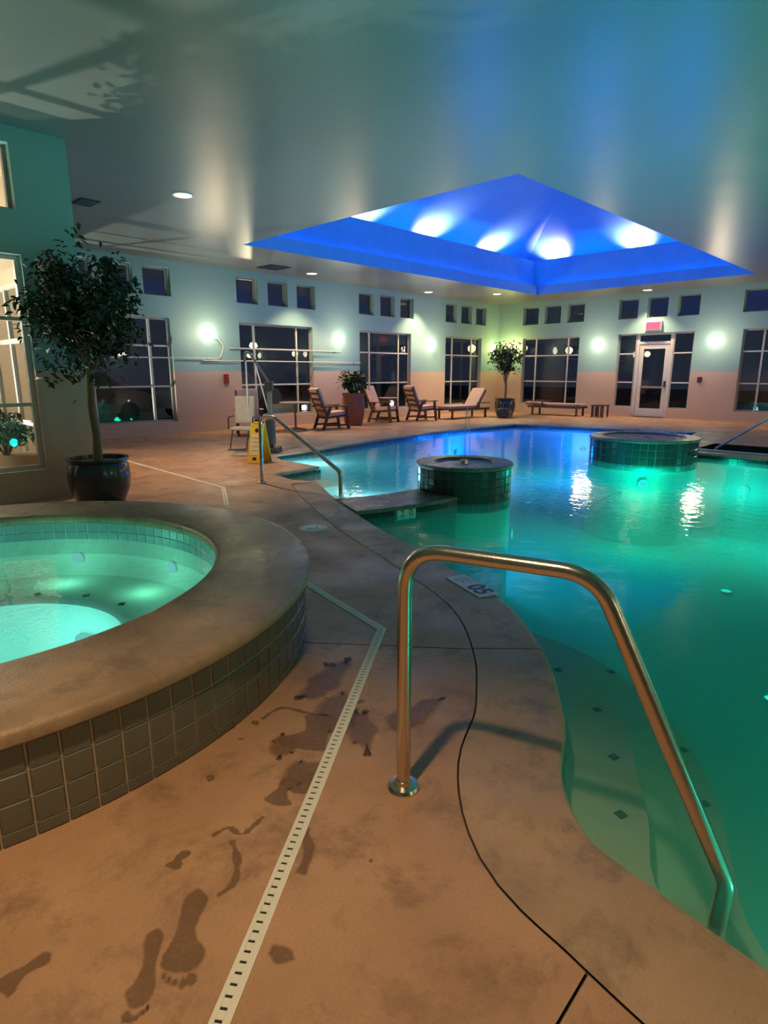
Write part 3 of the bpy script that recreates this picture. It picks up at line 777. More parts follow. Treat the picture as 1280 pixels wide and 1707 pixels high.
# ------------------------------------------------------------------ hot tub
tub = thing('hot_tub', 'raised round hot tub with grey tiled wall and glowing aqua water', 'hot tub', (SPC[0], SPC[1], 0))
RO, RI = 1.955, 1.39
wallr = RO - 0.035
MB().lathe([(wallr, 0.0), (wallr, 0.352), (RI + 0.03, 0.352), (RI + 0.03, 0.0)], 128).build('wall_core', M_GROUT, tub)
# coping ring in poured segments
nseg = 7
for k in range(nseg):
    a0, a1 = 2 * math.pi * k / nseg + 0.35 + 0.0002, 2 * math.pi * (k + 1) / nseg + 0.35 - 0.0002
    prof = [(RI + .02, 0.350), (RI, 0.362), (RI, 0.395), (RI + .012, 0.413), (RI + .035, SPZ), (RO - .035, SPZ), (RO - .012, 0.413), (RO, 0.395), (RO, 0.366), (RO - .012, 0.354), (RO - .04, 0.351)]
    MB().lathe(prof, 22, a0=a0, a1=a1).build('coping', M_SPACOPE, tub)
# outer tiles: singly where they face the deck, the hidden back joined
pitch = 0.1005; ncol = int(2 * math.pi * wallr / pitch); rows = [0.30, 0.20, 0.10, 0.02]
TM_S = tile_mesh('tile', 0.0945, 0.0945, 0.006, M_TILE); TM_S2 = tile_mesh('tile', 0.0945, 0.045, 0.006, M_TILE)
back = MB(); rows = [(0.3005, TM_S), (0.2005, TM_S), (0.1005, TM_S), (0.0250, TM_S2)]
for c in range(ncol):
    a = 2 * math.pi * (c + .5) / ncol
    for z, tm in rows:
        p = Vector((math.cos(a) * wallr, math.sin(a) * wallr, z))
        if R(215) < a < R(360) + 0 or a < R(35):
            put_tile(tm, p, a + math.pi / 2, tub)
        else:
            hh = 0.0945 if tm is TM_S else 0.045
            back.box(p, (0.012, 0.0945, hh), Matrix.Rotation(a, 3, 'Z'))
o = back.build('back_tiles', M_TILE, tub); o['kind'] = 'stuff'
# inner waterline tiles
SWZ = 0.235
MB().lathe([(RI + .02, 0.36), (RI + .02, 0.08)], 96).build('inner_wall', M_WGROUT, tub)
TM_W = tile_mesh('waterline_tile', 0.082, 0.066, 0.005, M_WTILE); nci = int(2 * math.pi * (RI + .02) / 0.0865)
for c in range(nci):
    a = 2 * math.pi * (c + .5) / nci
    for z in (0.322, 0.2525):
        put_tile(TM_W, (math.cos(a) * (RI + .019), math.sin(a) * (RI + .019), z), a - math.pi / 2, tub)
# basin: wall, bench, centre well
BZ = -0.06
MB().lathe([(RI + .02, 0.10), (RI + .015, BZ + 0.05), (RI - .03, BZ), (0.86, BZ), (0.82, BZ - .03), (0.80, -0.50), (0.72, -0.55), (0.0, -0.55)], 96).build('basin', M_SPAPL, tub)
me = dm.data
for k in range(16):
    a = 2 * math.pi * (k + .3) / 16
    o = bpy.data.objects.new('marker_tile', me); link(o, tub); o.location = (math.cos(a) * 0.93, math.sin(a) * 0.93, BZ + .002); o.rotation_euler = (0, 0, a); o.scale = (1.35, 1.35, 1)
MB().lathe([(RI + .015, SWZ), (0.9, SWZ), (0.45, SWZ), (0.001, SWZ)], 64).build('water', M_SPAWATER, tub)
# bubbling foam mound and lamp
fm = MB(); rnd = random.Random(3)
for k in range(60):
    a = rnd.uniform(0, 6.283); r = abs(rnd.gauss(0, 0.16)); s = rnd.uniform(0.012, 0.035)
    fm.box((-0.42 + r * math.cos(a), -0.62 + r * math.sin(a), SWZ + 0.004), (s, s, s * .5), Matrix.Rotation(a, 3, 'Z'), bev=s * .2)
o = fm.build('foam', M_FOAM, tub); o['kind'] = 'stuff'
for (a, r, z, pw_) in ((R(250), 0.70, -0.30, 0.30), (R(20), 0.72, -0.30, 0.2), (R(130), 0.70, -0.30, 0.2)):
    MB().lathe([(0, 0), (0.09, 0), (0.09, 0.03), (0, 0.03)], 20).build('underwater_lamp', E_SPA, tub, loc=(0.79 * math.cos(a), 0.79 * math.sin(a), z - 0.015))
    lamp('underwater_light', 'POINT', (r * .75 * math.cos(a), r * .75 * math.sin(a), z), P_SPA * pw_, (0.25, 1.0, 0.88), 0.09, parent=tub)
for k in range(10):      # ring of small fill lamps, added to brighten the bench
    a = R(36 * k + 10)
    MB().lathe([(0, 0), (0.04, 0), (0.045, -0.02)], 16).build('bench_fill_lamp', E_SPA, tub, loc=((RI - .02) * math.cos(a), (RI - .02) * math.sin(a), 0.07)).rotation_euler = (0, R(-90), a)
    lamp('bench_fill_light', 'POINT', ((RI - .24) * math.cos(a), (RI - .24) * math.sin(a), 0.09), P_SPA * .085, (0.25, 1.0, 0.62), 0.05, parent=tub)
lamp('underwater_light', 'POINT', (-0.55, -0.55, 0.05), P_SPA * .35, (0.3, 0.6, 1.0), 0.09, parent=tub)

# ------------------------------------------------------------------ spillway wall and tiled fountain islands
FC = (6.44, 4.80); FR = 0.62; FT = 0.36
M_CAP = concrete('island_cap_concrete', (0.20, 0.165, 0.13), (0.14, 0.115, 0.09), (0.07, 0.055, 0.045), rough=0.35, scale=2.0)
def island(name, c, r, top, label, cat, tile, tw):
    t = thing(name, label, cat, (c[0], c[1], PFZ))
    z = -PFZ
    MB().lathe([(r - .01, z - .22), (r - .01, z + top - .05)], 64).build('core', M_DGROUT, t)
    MB().lathe([(r - .005, 0), (r - .005, z - .215), (r - .02, z - .205)], 64).build('footing', M_PLASTER, t)
    nc = int(2 * math.pi * r / tw); nr = int((top - 0.05 + 0.22) / tw)
    tm = tile_mesh('tile', tw - .008, tw - .008, .006, tile)
    for k in range(nc):
        a = 2 * math.pi * (k + .5) / nc
        for j in range(nr):
            if (nc * nr) > 290 and math.cos(a - math.atan2(-c[1], -c[0])) < -0.2: continue
            put_tile(tm, (math.cos(a) * (r - .01), math.sin(a) * (r - .01), z + top - .055 - tw * (j + .5)), a + math.pi / 2, t)
    MB().lathe([(r - .02, z + top - .055), (r + .015, z + top - .05), (r + .022, z + top - .025), (r + .012, z + top - .004), (r - .02, z + top), (r - .22, z + top), (r - .24, z + top - .03), (0, z + top - .03)], 64).build('cap', M_CAP, t)
    return t
fo = island('fountain_island', FC, FR, FT, 'round dark tiled fountain island with a thin water jet', 'fountain', M_DTILE, 0.1)
MB().lathe([(0, -PFZ + FT - .03), (0.06, -PFZ + FT - .03), (0.05, -PFZ + FT + .02), (0, -PFZ + FT + .02)], 16).build('nozzle', M_STEEL, fo)
M_JET = clear('jet_water', (0.9, 0.95, 1.0), 1.33, rough=0.1, haze=((0.8, 0.85, 0.9), 0.18))
jt = MB(); z = -PFZ + FT
jt.tube([(0, 0, z), (0.0, 0, z + .3), (0.01, 0, z + .62), (0.03, 0, z + .7), (0.06, 0, z + .6), (0.10, 0, z + .3), (0.12, 0, z - .02)], [.011, .010, .009, .010, .008, .007, .006], 8)
jt.build('water_jet', M_JET, fo)
i2 = island('planter_island', (11.62, 4.50), 0.95, 0.34, 'wide round dark tiled island beside the concrete peninsula', 'island', M_DTILE, 0.125)
sw = thing('pool_divider', 'low tile-faced pool divider carrying the depth marker', 'divider', (5.2, 4.95, PFZ))
A = [(4.45, 4.78), (4.95, 4.62), (5.40, 4.52), (5.85, 4.47)]; B = [(5.90, 5.13), (5.54, 5.16), (5.16, 5.24), (4.72, 5.42)]
ARC = [(FC[0] + .66 * math.cos(R(q)), FC[1] + .66 * math.sin(R(q))) for q in (205, 195, 185, 175, 165, 155)]
Ac = catmull(A, 5); Bc = catmull(B, 5)
lp = [(p[0] - 5.2, p[1] - 4.95) for p in Ac + ARC + Bc]
o = poly_mesh('divider_body', [lp], -PFZ - 0.035, M_DGROUT, sw, thick=-PFZ - 0.035)
Ao = offset_open(Ac, -0.025); Bo = offset_open(Bc, -0.025)
o = poly_mesh('cap', [[(p[0] - 5.2, p[1] - 4.95) for p in Ao + ARC + Bo]], -PFZ + 0.012, M_CAP, sw, thick=0.045)
L = 0; pts = [Vector(p) for p in Ac]; seglen = [(b - a).length for a, b in zip(pts, pts[1:])]; tot = sum(seglen)
def along(s):
    for a, b, l in zip(pts, pts[1:], seglen):
        if s <= l: d = (b - a).normalized(); return a + d * s, math.atan2(d.y, d.x)
        s -= l
    d = (pts[-1] - pts[-2]).normalized(); return pts[-1], math.atan2(d.y, d.x)
TM_D2 = tile_mesh('tile', 0.092, 0.072, 0.006, M_DTILE)
k = 0; mk = None
s_mark = (onz(690, 860, -0.06).xy - pts[0]).length
while (k + .5) * 0.098 < tot:
    s = (k + .5) * 0.098; p, ang = along(s)
    if abs(s - s_mark) > 0.16:
        for z in (-0.076, -0.152): put_tile(TM_D2, (p.x - 5.2, p.y - 4.95, -PFZ + z), ang, sw)
    k += 1
p, ang = along(s_mark)
mk = put_tile(tile_mesh('depth_marker', 0.27, 0.125, 0.010, M_MARK), (p.x - 5.2, p.y - 4.95, -PFZ - 0.098), ang, sw)
TX = Matrix(((1, 0, 0, 0), (0, 0, -1, 0), (0, 1, 0, 0), (0, 0, 0, 1)))
text('2  0', 0.115, M_INK, mk, Matrix.Translation((0, -0.0115, 0.012)) @ TX, ext=0.0008)

# depth marker plaque on the coping: 05
c = onz(786, 977); a1_ = onz(747, 960); a2_ = onz(812, 998); d = (a2_ - a1_).normalized(); ang = math.atan2(d.y, d.x)
pm = thing('depth_marker', 'white depth marker plaque reading 05 set in the pool coping', 'sign', (c.x, c.y, 0.001), ang)
MB().box((0, 0, 0.003), (0.46, 0.165, 0.006), bev=0.002).build('plaque', M_MARK, pm)
text('05', 0.185, M_INK, pm, Matrix.Translation((0.095, 0.002, 0.0062)), ext=0.0006, bold=0.006)
for k, (x, y, w, h) in enumerate(((-0.155, 0.03, 0.05, 0.02), (-0.10, 0.035, 0.03, 0.018), (-0.15, -0.01, 0.035, 0.015), (-0.095, -0.012, 0.045, 0.02), (-0.13, -0.045, 0.05, 0.014))):
    MB().box((x, y, 0.0066), (w, h, 0.001), Matrix.Rotation(R(20 * (-1) ** k), 3, 'Z')).build('faded_print', M_INKG, pm)

# ------------------------------------------------------------------ handrails
def handrail(b, d, prof, rads, r, label, flange_end=False, name='pool_handrail'):
    t = thing(name, label, 'handrail', (b[0], b[1], 0), math.atan2(d[1], d[0]))
    pts = fillet([(s, 0, z) for s, z in prof], rads, 8)
    MB().tube(pts, r, 18).build('rail_tube', M_STEEL, t)
    MB().lathe([(0, 0.0), (r * 2.3, 0.0), (r * 2.35, 0.006), (r * 2.1, 0.016), (r * 1.25, 0.022), (r * 1.12, 0.035), (r, 0.036)], 28).build('base_flange', M_STEEL, t)
    return t
handrail((1.455, 1.32), (0.305, -0.99), [(0, 0.0), (0, 0.925), (0.62, 0.925), (1.045, 0.04), (1.03, -0.30)], [0.15, 0.17, 0.08], 0.0255, 'curved steel grab rail with round floor flange at the near pool steps')
handrail((4.77, 7.03), (0.18, -1.53), [(0, 0.0), (0.02, 0.92), (0.30, 0.92), (1.46, 0.30), (1.47, -0.30)], [0.16, 0.14, 0.10], 0.0255, 'curved steel grab rail beside the yellow floor sign')
handrail((13.55, 2.2), (-0.05, 1.0), [(0, 0.0), (0, 0.95), (0.30, 0.95), (1.55, 0.0), (1.6, -0.35)], [0.12, 0.12, 0.08], 0.022, 'thin sloping steel rail over the far step well')

# ------------------------------------------------------------------ trench drain: white channel rails with slotted cover bars
dpath = [(-0.70, 0.20), (0.535, 1.065), (2.41, 2.37), (2.61, 3.36), (2.8, 4.4), (3.64, 6.1), (4.2, 7.1), (4.4, 10.86)]
W = 0.052
def drain(i0, i1, label):
    P0 = Vector((*dpath[i0], 0)); t = thing('trench_drain', label, 'drain', P0)
    ln = [Vector((*p, 0)) - P0 for p in dpath[i0:i1 + 1]]
    l2 = [(p.x, p.y) for p in ln]
    n_ = len(l2)
    def off(d):
        out = []
        for i in range(n_):
            p = Vector(l2[i]); a = (p - Vector(l2[i - 1])).normalized() if i else None; b = (Vector(l2[i + 1]) - p).normalized() if i < n_ - 1 else None
            a = a or b; b = b or a; m = Vector((-a.y - b.y, a.x + b.x)); m = m / (m.dot(Vector((-a.y, a.x)))); out.append(p + m * d)
        return out
    for d0, d1, nm, mat, z in ((-W / 2, -0.006, 'cover_rail', M_DRAIN, 0.003), (0.013, W / 2, 'cover_rail', M_DRAIN, 0.003), (-0.006, 0.013, 'slot_bed', M_SLOT, 0.0012)):
        A_, B_ = off(d0), off(d1)
        v = [Vector((p.x, p.y, z)) for p in A_ + B_] + [Vector((p.x, p.y, 0)) for p in A_ + B_]
        f = []
        for i in range(n_ - 1):
            f += [(i, i + 1, n_ + i + 1, n_ + i), (i, 2 * n_ + i, 2 * n_ + i + 1, i + 1), (n_ + i, n_ + i + 1, 3 * n_ + i + 1, 3 * n_ + i)]
        o = mesh(nm, v, f, mat, t)
        bm = bmesh.new(); bm.from_mesh(o.data); bmesh.ops.recalc_face_normals(bm, faces=bm.faces)
        if sum(q.normal.z * q.calc_area() for q in bm.faces) < 0: bmesh.ops.reverse_faces(bm, faces=bm.faces)
        bm.to_mesh(o.data); bm.free()
    me = None
    for a, b in zip(ln, ln[1:]):
        L = (b - a).length; dd = (b - a) / L; ang = math.atan2(dd.y, dd.x); step = 0.030; m = int(L / step)
        for k in range(m):
            if me is None:
                o = MB().box((0, 0.0035, 0), (0.0225, 0.0205, 0.0028)).build('cover_bar', M_DRAIN, t); me = o.data
            else:
                o = bpy.data.objects.new('cover_bar', me); link(o, t)
            p = a + dd * (k + .5) * L / m; o.location = (p.x, p.y, 0.0016); o.rotation_euler = (0, 0, ang)
drain(0, 4, 'white slotted trench drain bending round the hot tub deck')
drain(5, 7, 'white slotted trench drain near the potted tree')
c = onz(522, 880)
sk = thing('skimmer_lid', 'round pale skimmer lid flush in the wet deck', 'lid', (c.x, c.y, 0))
MB().lathe([(0.0, 0.004), (0.105, 0.004), (0.108, 0.002), (0.108, 0.0)], 32).build('lid', M_MARK, sk)
MB().lathe([(0.112, 0.0), (0.112, 0.005), (0.135, 0.005), (0.14, 0.0)], 32).build('collar', M_DRAIN, sk)
for s in (-1, 1): MB().box((0.05 * s, 0, 0.0045), (0.03, 0.012, 0.002)).build('finger_hole', M_SLOT, sk)

# ------------------------------------------------------------------ wet footprints and drips on the deck
def blob(cx, cy, rx, ry, n, rnd, jag=0.12):
    return [(cx + rx * math.cos(2 * math.pi * k / n) * (1 + rnd.uniform(-jag, jag)), cy + ry * math.sin(2 * math.pi * k / n) * (1 + rnd.uniform(-jag, jag))) for k in range(n)]
def flat_multi(name, loops, mat, loc, rz, label, cat, group=None, z=0.0006, rim=0.014):
    v = []; f = []; film = []
    for i, lp in enumerate(loops):
        if sum(lp[k - 1][0] * lp[k][1] - lp[k][0] * lp[k - 1][1] for k in range(len(lp))) < 0: lp = lp[::-1]
        n0 = len(v); m = len(lp); inn = offset_closed(lp, rim); zz = 0.00005 * i
        v += [Vector((p[0], p[1], zz)) for p in lp] + [Vector((p[0], p[1], zz)) for p in inn]; film += [0.0] * m + [1.0] * m
        for k in range(m):
            j = (k + 1) % m; f.append((n0 + k, n0 + j, n0 + m + j, n0 + m + k))
        for q in tessellate_polygon([[Vector((p[0], p[1], 0)) for p in inn]]):
            q = tuple(i2 + n0 + m for i2 in q)
            f.append(q if (v[q[1]] - v[q[0]]).cross(v[q[2]] - v[q[0]]).z > 0 else tuple(reversed(q)))
    o = mesh(name, v, f, mat, loc=(loc[0], loc[1], z)); o.rotation_euler = (0, 0, rz)
    at = o.data.attributes.new('film', 'FLOAT', 'POINT'); at.data.foreach_set('value', film)
    return tagit(o, label, cat, group)
def rounded(lp, n=4):
    q = [lp[-2], lp[-1]] + lp + [lp[0], lp[1]]; c = catmull(q, n); return c[2 * n: 2 * n + len(lp) * n]
rnd = random.Random(11)
def foot(pxh, pxt, label, mirror=1, toes=True, heel=True, width=1.0):
    """footprint from heel pixel to toe pixel on the deck"""
    h = onz(*pxh); t = onz(*pxt); d = t - h; L = d.length; ang = math.atan2(d.y, d.x)
    wv = 0.19 * L * width
    out = []
    sole = [(0.0, 0.0), (0.05, 0.11), (0.16, 0.16), (0.30, 0.12), (0.45, 0.08), (0.58, 0.14), (0.70, 0.22), (0.80, 0.20), (0.86, 0.10), (0.86, -0.06), (0.80, -0.19), (0.68, -0.19), (0.55, -0.15), (0.40, -0.13), (0.25, -0.14), (0.10, -0.12)]
    if not heel: sole = [q for q in sole if q[0] > 0.5]
    out.append(rounded([(p[0] * L + rnd.uniform(-.004, .004), p[1] * L * mirror * width * 1.12 + rnd.uniform(-.004, .004)) for p in sole]))
    if toes:
        for x, y, r in ((0.93, 0.13, .05), (0.955, 0.045, .038), (0.94, -0.03, .034), (0.91, -0.095, .031), (0.87, -0.155, .028)):
            out.append(blob(x * L, y * L * mirror * width, r * L * 1.6, r * L * 1.25, 10, rnd))
    return flat_multi('wet_footprint', out, M_WET, (h.x, h.y), ang, label, 'footprint', rim=0.010 * min(1, L / .2))
foot((328, 1480), (294, 1650), 'dark wet footprint with all toes between the drain and the hot tub', 1, width=0.8)
foot((262, 1545), (222, 1707), 'dark wet footprint with a thin arch beside the full footprint', -1, width=0.62)
foot((490, 1295), (450, 1350), 'short wet heel mark close to the white drain', 1, toes=False, width=1.3)
foot((313, 1415), (280, 1455), 'faint small wet print near the tiled tub wall', 1, toes=False, width=1.2)
foot((90, 1585), (-20, 1665), 'broad dark wet print below the tub wall', 1, toes=False, width=1.0)
foot((515, 1285), (500, 1330), 'wet print touching the edge of the white drain', -1, toes=False, width=1.6)
foot((545, 1190), (490, 1260), 'wide wet print near the curve of the tub', -1, toes=False, width=1.5)
def trail(px, w, label):
    pts = [onz(*p).xy for p in px]; pts = [Vector(p) for p in catmull([(p.x, p.y) for p in pts], 5)]
    A_ = []; B_ = []
    for i, p in enumerate(pts):
        t = (pts[min(i + 1, len(pts) - 1)] - pts[max(i - 1, 0)]).normalized(); nn = Vector((-t.y, t.x)); ww = w * (0.6 + 0.6 * rnd.random())
        A_.append(p + nn * ww); B_.append(p - nn * ww)
    lp = [(p.x - pts[0].x, p.y - pts[0].y) for p in A_ + B_[::-1]]
    return flat_multi('wet_trail', [lp], M_WET, pts[0], 0, label, 'water stain', rim=w * .5)
trail([(385, 1400), (395, 1430), (390, 1470), (360, 1495)], 0.016, 'curling wet trail beside the heel print')
trail([(352, 1395), (380, 1380), (405, 1390), (440, 1360)], 0.012, 'wandering wet trail leading to the drain')
trail([(435, 1200), (470, 1180), (520, 1190), (580, 1195)], 0.014, 'damp smear under the curved tub wall')
trail([(500, 1460), (515, 1420), (505, 1380)], 0.022, 'damp smear on the pool side of the drain')
for x, y, rx, ry, rz, lb in ((560, 1190, .16, .085, 40, 'broad damp patch between the tub wall and the drain'), (545, 1130, .20, .09, 20, 'dark damp patch near the bend of the drain'), (470, 1245, .085, .05, 60, 'damp patch close under the tub wall'),
                             (500, 1290, .09, .06, 10, 'damp patch touching the drain cover'), (605, 1215, .14, .06, 50, 'damp patch on the handrail side of the drain'), (690, 1190, .17, .07, 0, 'damp patch beside the handrail post')):
    p = onz(x, y); flat_multi('damp_patch', [rounded(blob(0, 0, rx * 1.2, ry * 1.2, 14, rnd, .25))], M_WET, p, R(rz), lb, 'water stain', z=0.0004, rim=ry * .55)
for k, (x, y, r, lb) in enumerate(((350, 1297, .018, 'lone oval wet spot on the dry deck below the tiled tub wall'), (385, 1212, .022, 'wet spot tucked against the foot of the tiled tub wall'), (402, 1232, .01, 'tiny wet drip just out from the foot of the tub wall'), (618, 1435, .008, 'tiny dark drip on the open deck between drain and coping joint'), (600, 1170, .02, 'wet spot on the handrail side of the upper drain run'), (425, 1205, .02, 'wet spot at the start of the damp smear under the tub'), (470, 1590, .03, 'large single wet spot on the pool side of the drain'))):
    p = onz(x, y); flat_multi('wet_spot', [blob(0, 0, r * 1.4, r, 14, rnd, .2)], M_WET, p, rnd.uniform(0, 3), lb, 'water stain', 'wet drip spots', rim=r * .4)

# ------------------------------------------------------------------ potted trees
def leaf_mesh(l, w):
    v = [(0, 0, 0), (l * .35, w / 2, .006), (l * .7, w * .36, .0), (l, 0, -.012), (l * .7, -w * .36, .0), (l * .35, -w / 2, .006), (l * .4, 0, -.006)]
    f = [(0, 6, 1), (1, 6, 2), (2, 6, 3), (3, 6, 4), (4, 6, 5), (5, 6, 0)]
    me = bpy.data.meshes.new('leaf'); me.from_pydata(v, [], f); me.materials.append(M_LEAF); return me, v, f
def tree(t, cz, rx, rz, n_single, n_rest, trunk, leafl, seed, ymax=9.0):
    rd = random.Random(seed); me, lv, lf = leaf_mesh(leafl, leafl * .5)
    tips = []
    for k in range(26):
        a = rd.uniform(0, 6.283); el = rd.uniform(-0.3, 1.0); q = rd.uniform(.45, .95)
        tip = Vector((rx * q * math.cos(a) * math.cos(el), rx * q * math.sin(a) * math.cos(el), cz + rz * q * math.sin(el)))
        b = Vector(trunk[-1]) * (1 - rd.random() * .3); b.x = trunk[-1][0]; b.y = trunk[-1][1]
        mid = (b + tip) / 2 + Vector((0, 0, .08)); 
        MB().tube([b, mid, tip], [.012, .008, .003], 6).build('branch', M_BARK, t); tips += [tip, mid]
    rest = MB(); count = 0
    cl = [(Vector((rd.gauss(0, .55) * rx, rd.gauss(0, .55) * rx, cz + rd.gauss(0, .5) * rz)), rd.uniform(.18, .34) * rx) for _ in range(48)] + [(p, .22 * rx) for p in tips]
    while count < n_single + n_rest:
        c, r = rd.choice(cl)
        p = c + Vector((rd.gauss(0, r * .6), rd.gauss(0, r * .6), rd.gauss(0, r * .6)))
        q = Vector((p.x / rx, p.y / rx, (p.z - cz) / rz))
        if p.y > ymax or q.length > 1.12 or (q.length > .9 and rd.random() < .6): continue
        Mx = Matrix.Translation(p) @ Matrix.Rotation(rd.uniform(0, 6.283), 4, 'Z') @ Matrix.Rotation(rd.uniform(-.3, 1.1), 4, 'Y') @ Matrix.Rotation(rd.uniform(-.7, .7), 4, 'X') @ Matrix.Scale(rd.uniform(.7, 1.25), 4)
        if count < n_single:
            o = bpy.data.objects.new('leaf', me); link(o, t); o.matrix_local = Mx
        else:
            rest.add([Mx @ Vector(w) for w in lv], lf)
        count += 1
    if n_rest:
        me2 = bpy.data.meshes.new('foliage'); me2.from_pydata([tuple(p) for p in rest.v], [], rest.f); me2.materials.append(M_LEAF)
        o = bpy.data.objects.new('foliage', me2); link(o, t); o['kind'] = 'stuff'
def pot(t, r, h, mat):
    MB().lathe([(0, 0), (r * .72, 0), (r * .76, .02), (r * .95, h * .35), (r * 1.0, h * .6), (r * .96, h * .82), (r * .90, h * .90), (r * .98, h * .95), (r * .98, h), (r * .86, h), (r * .84, h * .88)], 40).build('pot', mat, t)
    MB().lathe([(r * .86, h * .9), (r * .4, h * .93), (0, h * .95)], 24).build('soil', M_SOIL, t)
ft = thing('potted_tree', 'tall leafy ficus in a dark glazed pot beside the lobby window', 'potted tree', (2.69, 7.28, 0))
pot(ft, 0.345, 0.54, M_POT)
tr1 = [(0.0, 0, .48), (.02, .01, .8), (-.01, 0, 1.1), (.02, .0, 1.5), (.03, .02, 1.9)]
MB().tube(tr1, [.055, .046, .042, .038, .03], 12).build('trunk', M_BARK, ft)
MB().tube([(.03, .02, .48), (.05, .03, .8), (.03, .04, 1.2), (.06, .03, 1.6)], [.03, .026, .022, .018], 8).build('trunk', M_BARK, ft)
tree(ft, 2.10, 0.62, 0.88, 300, 4600, tr1, 0.085, 4, ymax=0.58)
ct = thing('potted_tree', 'corner potted tree with round crown by the yellow lamp', 'potted tree', (18.35, 12.0, 0))
pot(ct, 0.36, 0.62, M_POT)
tr2 = [(0, 0, .58), (.02, 0, 1.0), (0, .02, 1.5)]
MB().tube(tr2, [.045, .04, .035], 10).build('trunk', M_BARK, ct)
tree(ct, 2.05, 0.62, 0.62, 160, 900, tr2, 0.13, 9)
tp = thing('terracotta_planter', 'tall terracotta urn with a dark spreading plant between lounge chairs', 'planter', (12.15, 13.1, 0))
pot(tp, 0.33, 0.92, M_TERRA)
MB().tube([(0, 0, .85), (-.02, 0, 1.1)], [.03, .02], 8).build('stem', M_BARK, tp)
tree(tp, 1.28, 0.42, 0.34, 120, 380, [(0, 0, .85), (-.02, 0, 1.05)], 0.16, 21)

# ------------------------------------------------------------------ lounge chairs
def armchair(name, label, loc, rz, cush):
    t = thing(name, label, 'chair', loc, rz)
    # faces +X; seat 0.42 high
    Rb = Matrix.Rotation(R(-22), 3, 'Y')
    for s in (-1, 1):
        MB().beam((0.34, s * .29, 0.60), (0.42, s * .29, 0.0), .05, .07).build('leg', M_WOOD, t)
        MB().beam((-0.12, s * .29, 0.60), (-0.34, s * .29, 0.0), .05, .07).build('leg', M_WOOD, t)
        MB().beam((-0.40, s * .30, 0.60), (0.44, s * .30, 0.62), .09, .028).build('armrest', M_WOOD, t)
        MB().beam((-0.30, s * .29, 0.11), (0.41, s * .29, 0.11), .03, .05).build('stretcher', M_WOOD, t)
        MB().beam((-0.20, s * .27, 0.30), (-0.50, s * .27, 1.06), .035, .05, up=(0, 1, 0)).build('back_post', M_WOOD, t)
    MB().box((0.06, 0, 0.33), (0.64, 0.56, 0.04), Matrix.Rotation(R(-5), 3, 'Y')).build('seat_frame', M_WOOD, t)
    MB().box((0.07, 0, 0.41), (0.62, 0.53, 0.11), Matrix.Rotation(R(-5), 3, 'Y'), bev=0.035).build('seat_cushion', cush, t)
    MB().box((-0.33, 0, 0.76), (0.11, 0.52, 0.72), Rb, bev=0.035).build('back_cushion', cush, t)
    for k in range(4):
        z = 0.5 + .15 * k
        MB().box((-0.295 - (z - .5) * .40, 0, z), (0.02, 0.5, 0.06), Rb).build('back_slat', M_WOOD, t)
    return t
armchair('lounge_chair', 'pink cushioned wooden chair beside the terracotta planter', (10.95, 12.75, 0), R(-15), M_CUSH)
armchair('lounge_chair', 'pink cushioned wooden chair below the window with the bright floodlight', (14.95, 12.95, 0), R(-15), M_CUSH)
armchair('lounge_chair', 'pink cushioned wooden chair behind the pool lift', (8.50, 12.95, 0), R(-120), M_CUSH)
armchair('lounge_chair', 'pink cushioned wooden chair tucked beside the terracotta planter and window', (13.6, 13.35, 0), R(-70), M_CUSH)
def table(name, label, loc, r, h, cat='table'):
    t = thing(name, label, cat, loc)
    MB().lathe([(0, h - .03), (r - .01, h - .03), (r, h - .015), (r - .01, h), (0, h)], 36).build('table_top', M_CUSH if False else M_TABLE, t)
    MB().lathe([(0.0, .02), (.035, .02), (.03, .1), (.03, h - .06), (.12, h - .03), (0, h - .03)], 16).build('pedestal', M_GREYM, t)
    for k in range(4):
        a = R(45 + 90 * k); MB().beam((0, 0, .06), (r * .7 * math.cos(a), r * .7 * math.sin(a), .02), .05, .035).build('foot', M_GREYM, t)
    return t
M_TABLE = pbr('table_top', (0.55, 0.42, 0.36), 0.35, noise=(5, 0.3))
table('bistro_table', 'round pedestal table between the pink cushioned chairs', (10.0, 13.05, 0), 0.42, 0.74)
table('bistro_table', 'round pedestal table below the window with the bright floodlight', (14.3, 13.75, 0), 0.32, 0.72)

def chaise(name, label, loc, rz, back):
    t = thing(name, label, 'lounge chair', loc, rz)
    # head at +X
    for s in (-1, 1):
        MB().beam((-1.0, s * .30, .30), (1.0, s * .30, .30), .04, .07).build('side_rail', M_WOOD, t)
        for x in (-.85, .8): MB().box((x, s * .30, .14), (.06, .05, .28)).build('leg', M_WOOD, t)
        if back > 0:
            MB().beam((0.35, s * .34, .50), (0.95, s * .34, .50), .06, .03).build('armrest', M_WOOD, t)
            MB().box((0.42, s * .34, .40), (.05, .04, .18)).build('arm_post', M_WOOD, t)
    for k in range(9): MB().box((-.92 + .15 * k, 0, .325), (.10, .58, .02)).build('slat', M_WOOD, t)
    MB().box((-.32, 0, .385), (1.32, .56, .09), bev=.03).build('seat_cushion', M_CUSHD, t)
    a = back; c, s_ = math.cos(a), math.sin(a)
    MB().box((.36 + .36 * c, 0, .38 + .36 * s_), (.76, .56, .09), Matrix.Rotation(-a, 3, 'Y'), bev=.03).build('back_cushion', M_CUSHD, t)
    MB().box((.38 + .36 * c, 0, .33 + .36 * s_), (.74, .58, .03), Matrix.Rotation(-a, 3, 'Y')).build('backrest', M_WOOD, t)
    return t
M_CUSHD = pbr('dusky_cushion', (0.46, 0.33, 0.28), 0.85, noise=(8, 0.25), bump=(80, 0.2))
chaise('chaise_lounge', 'dusky cushioned chaise lounge with raised back beside the corner tree', (16.75, 12.6, 0), R(-5), R(52))
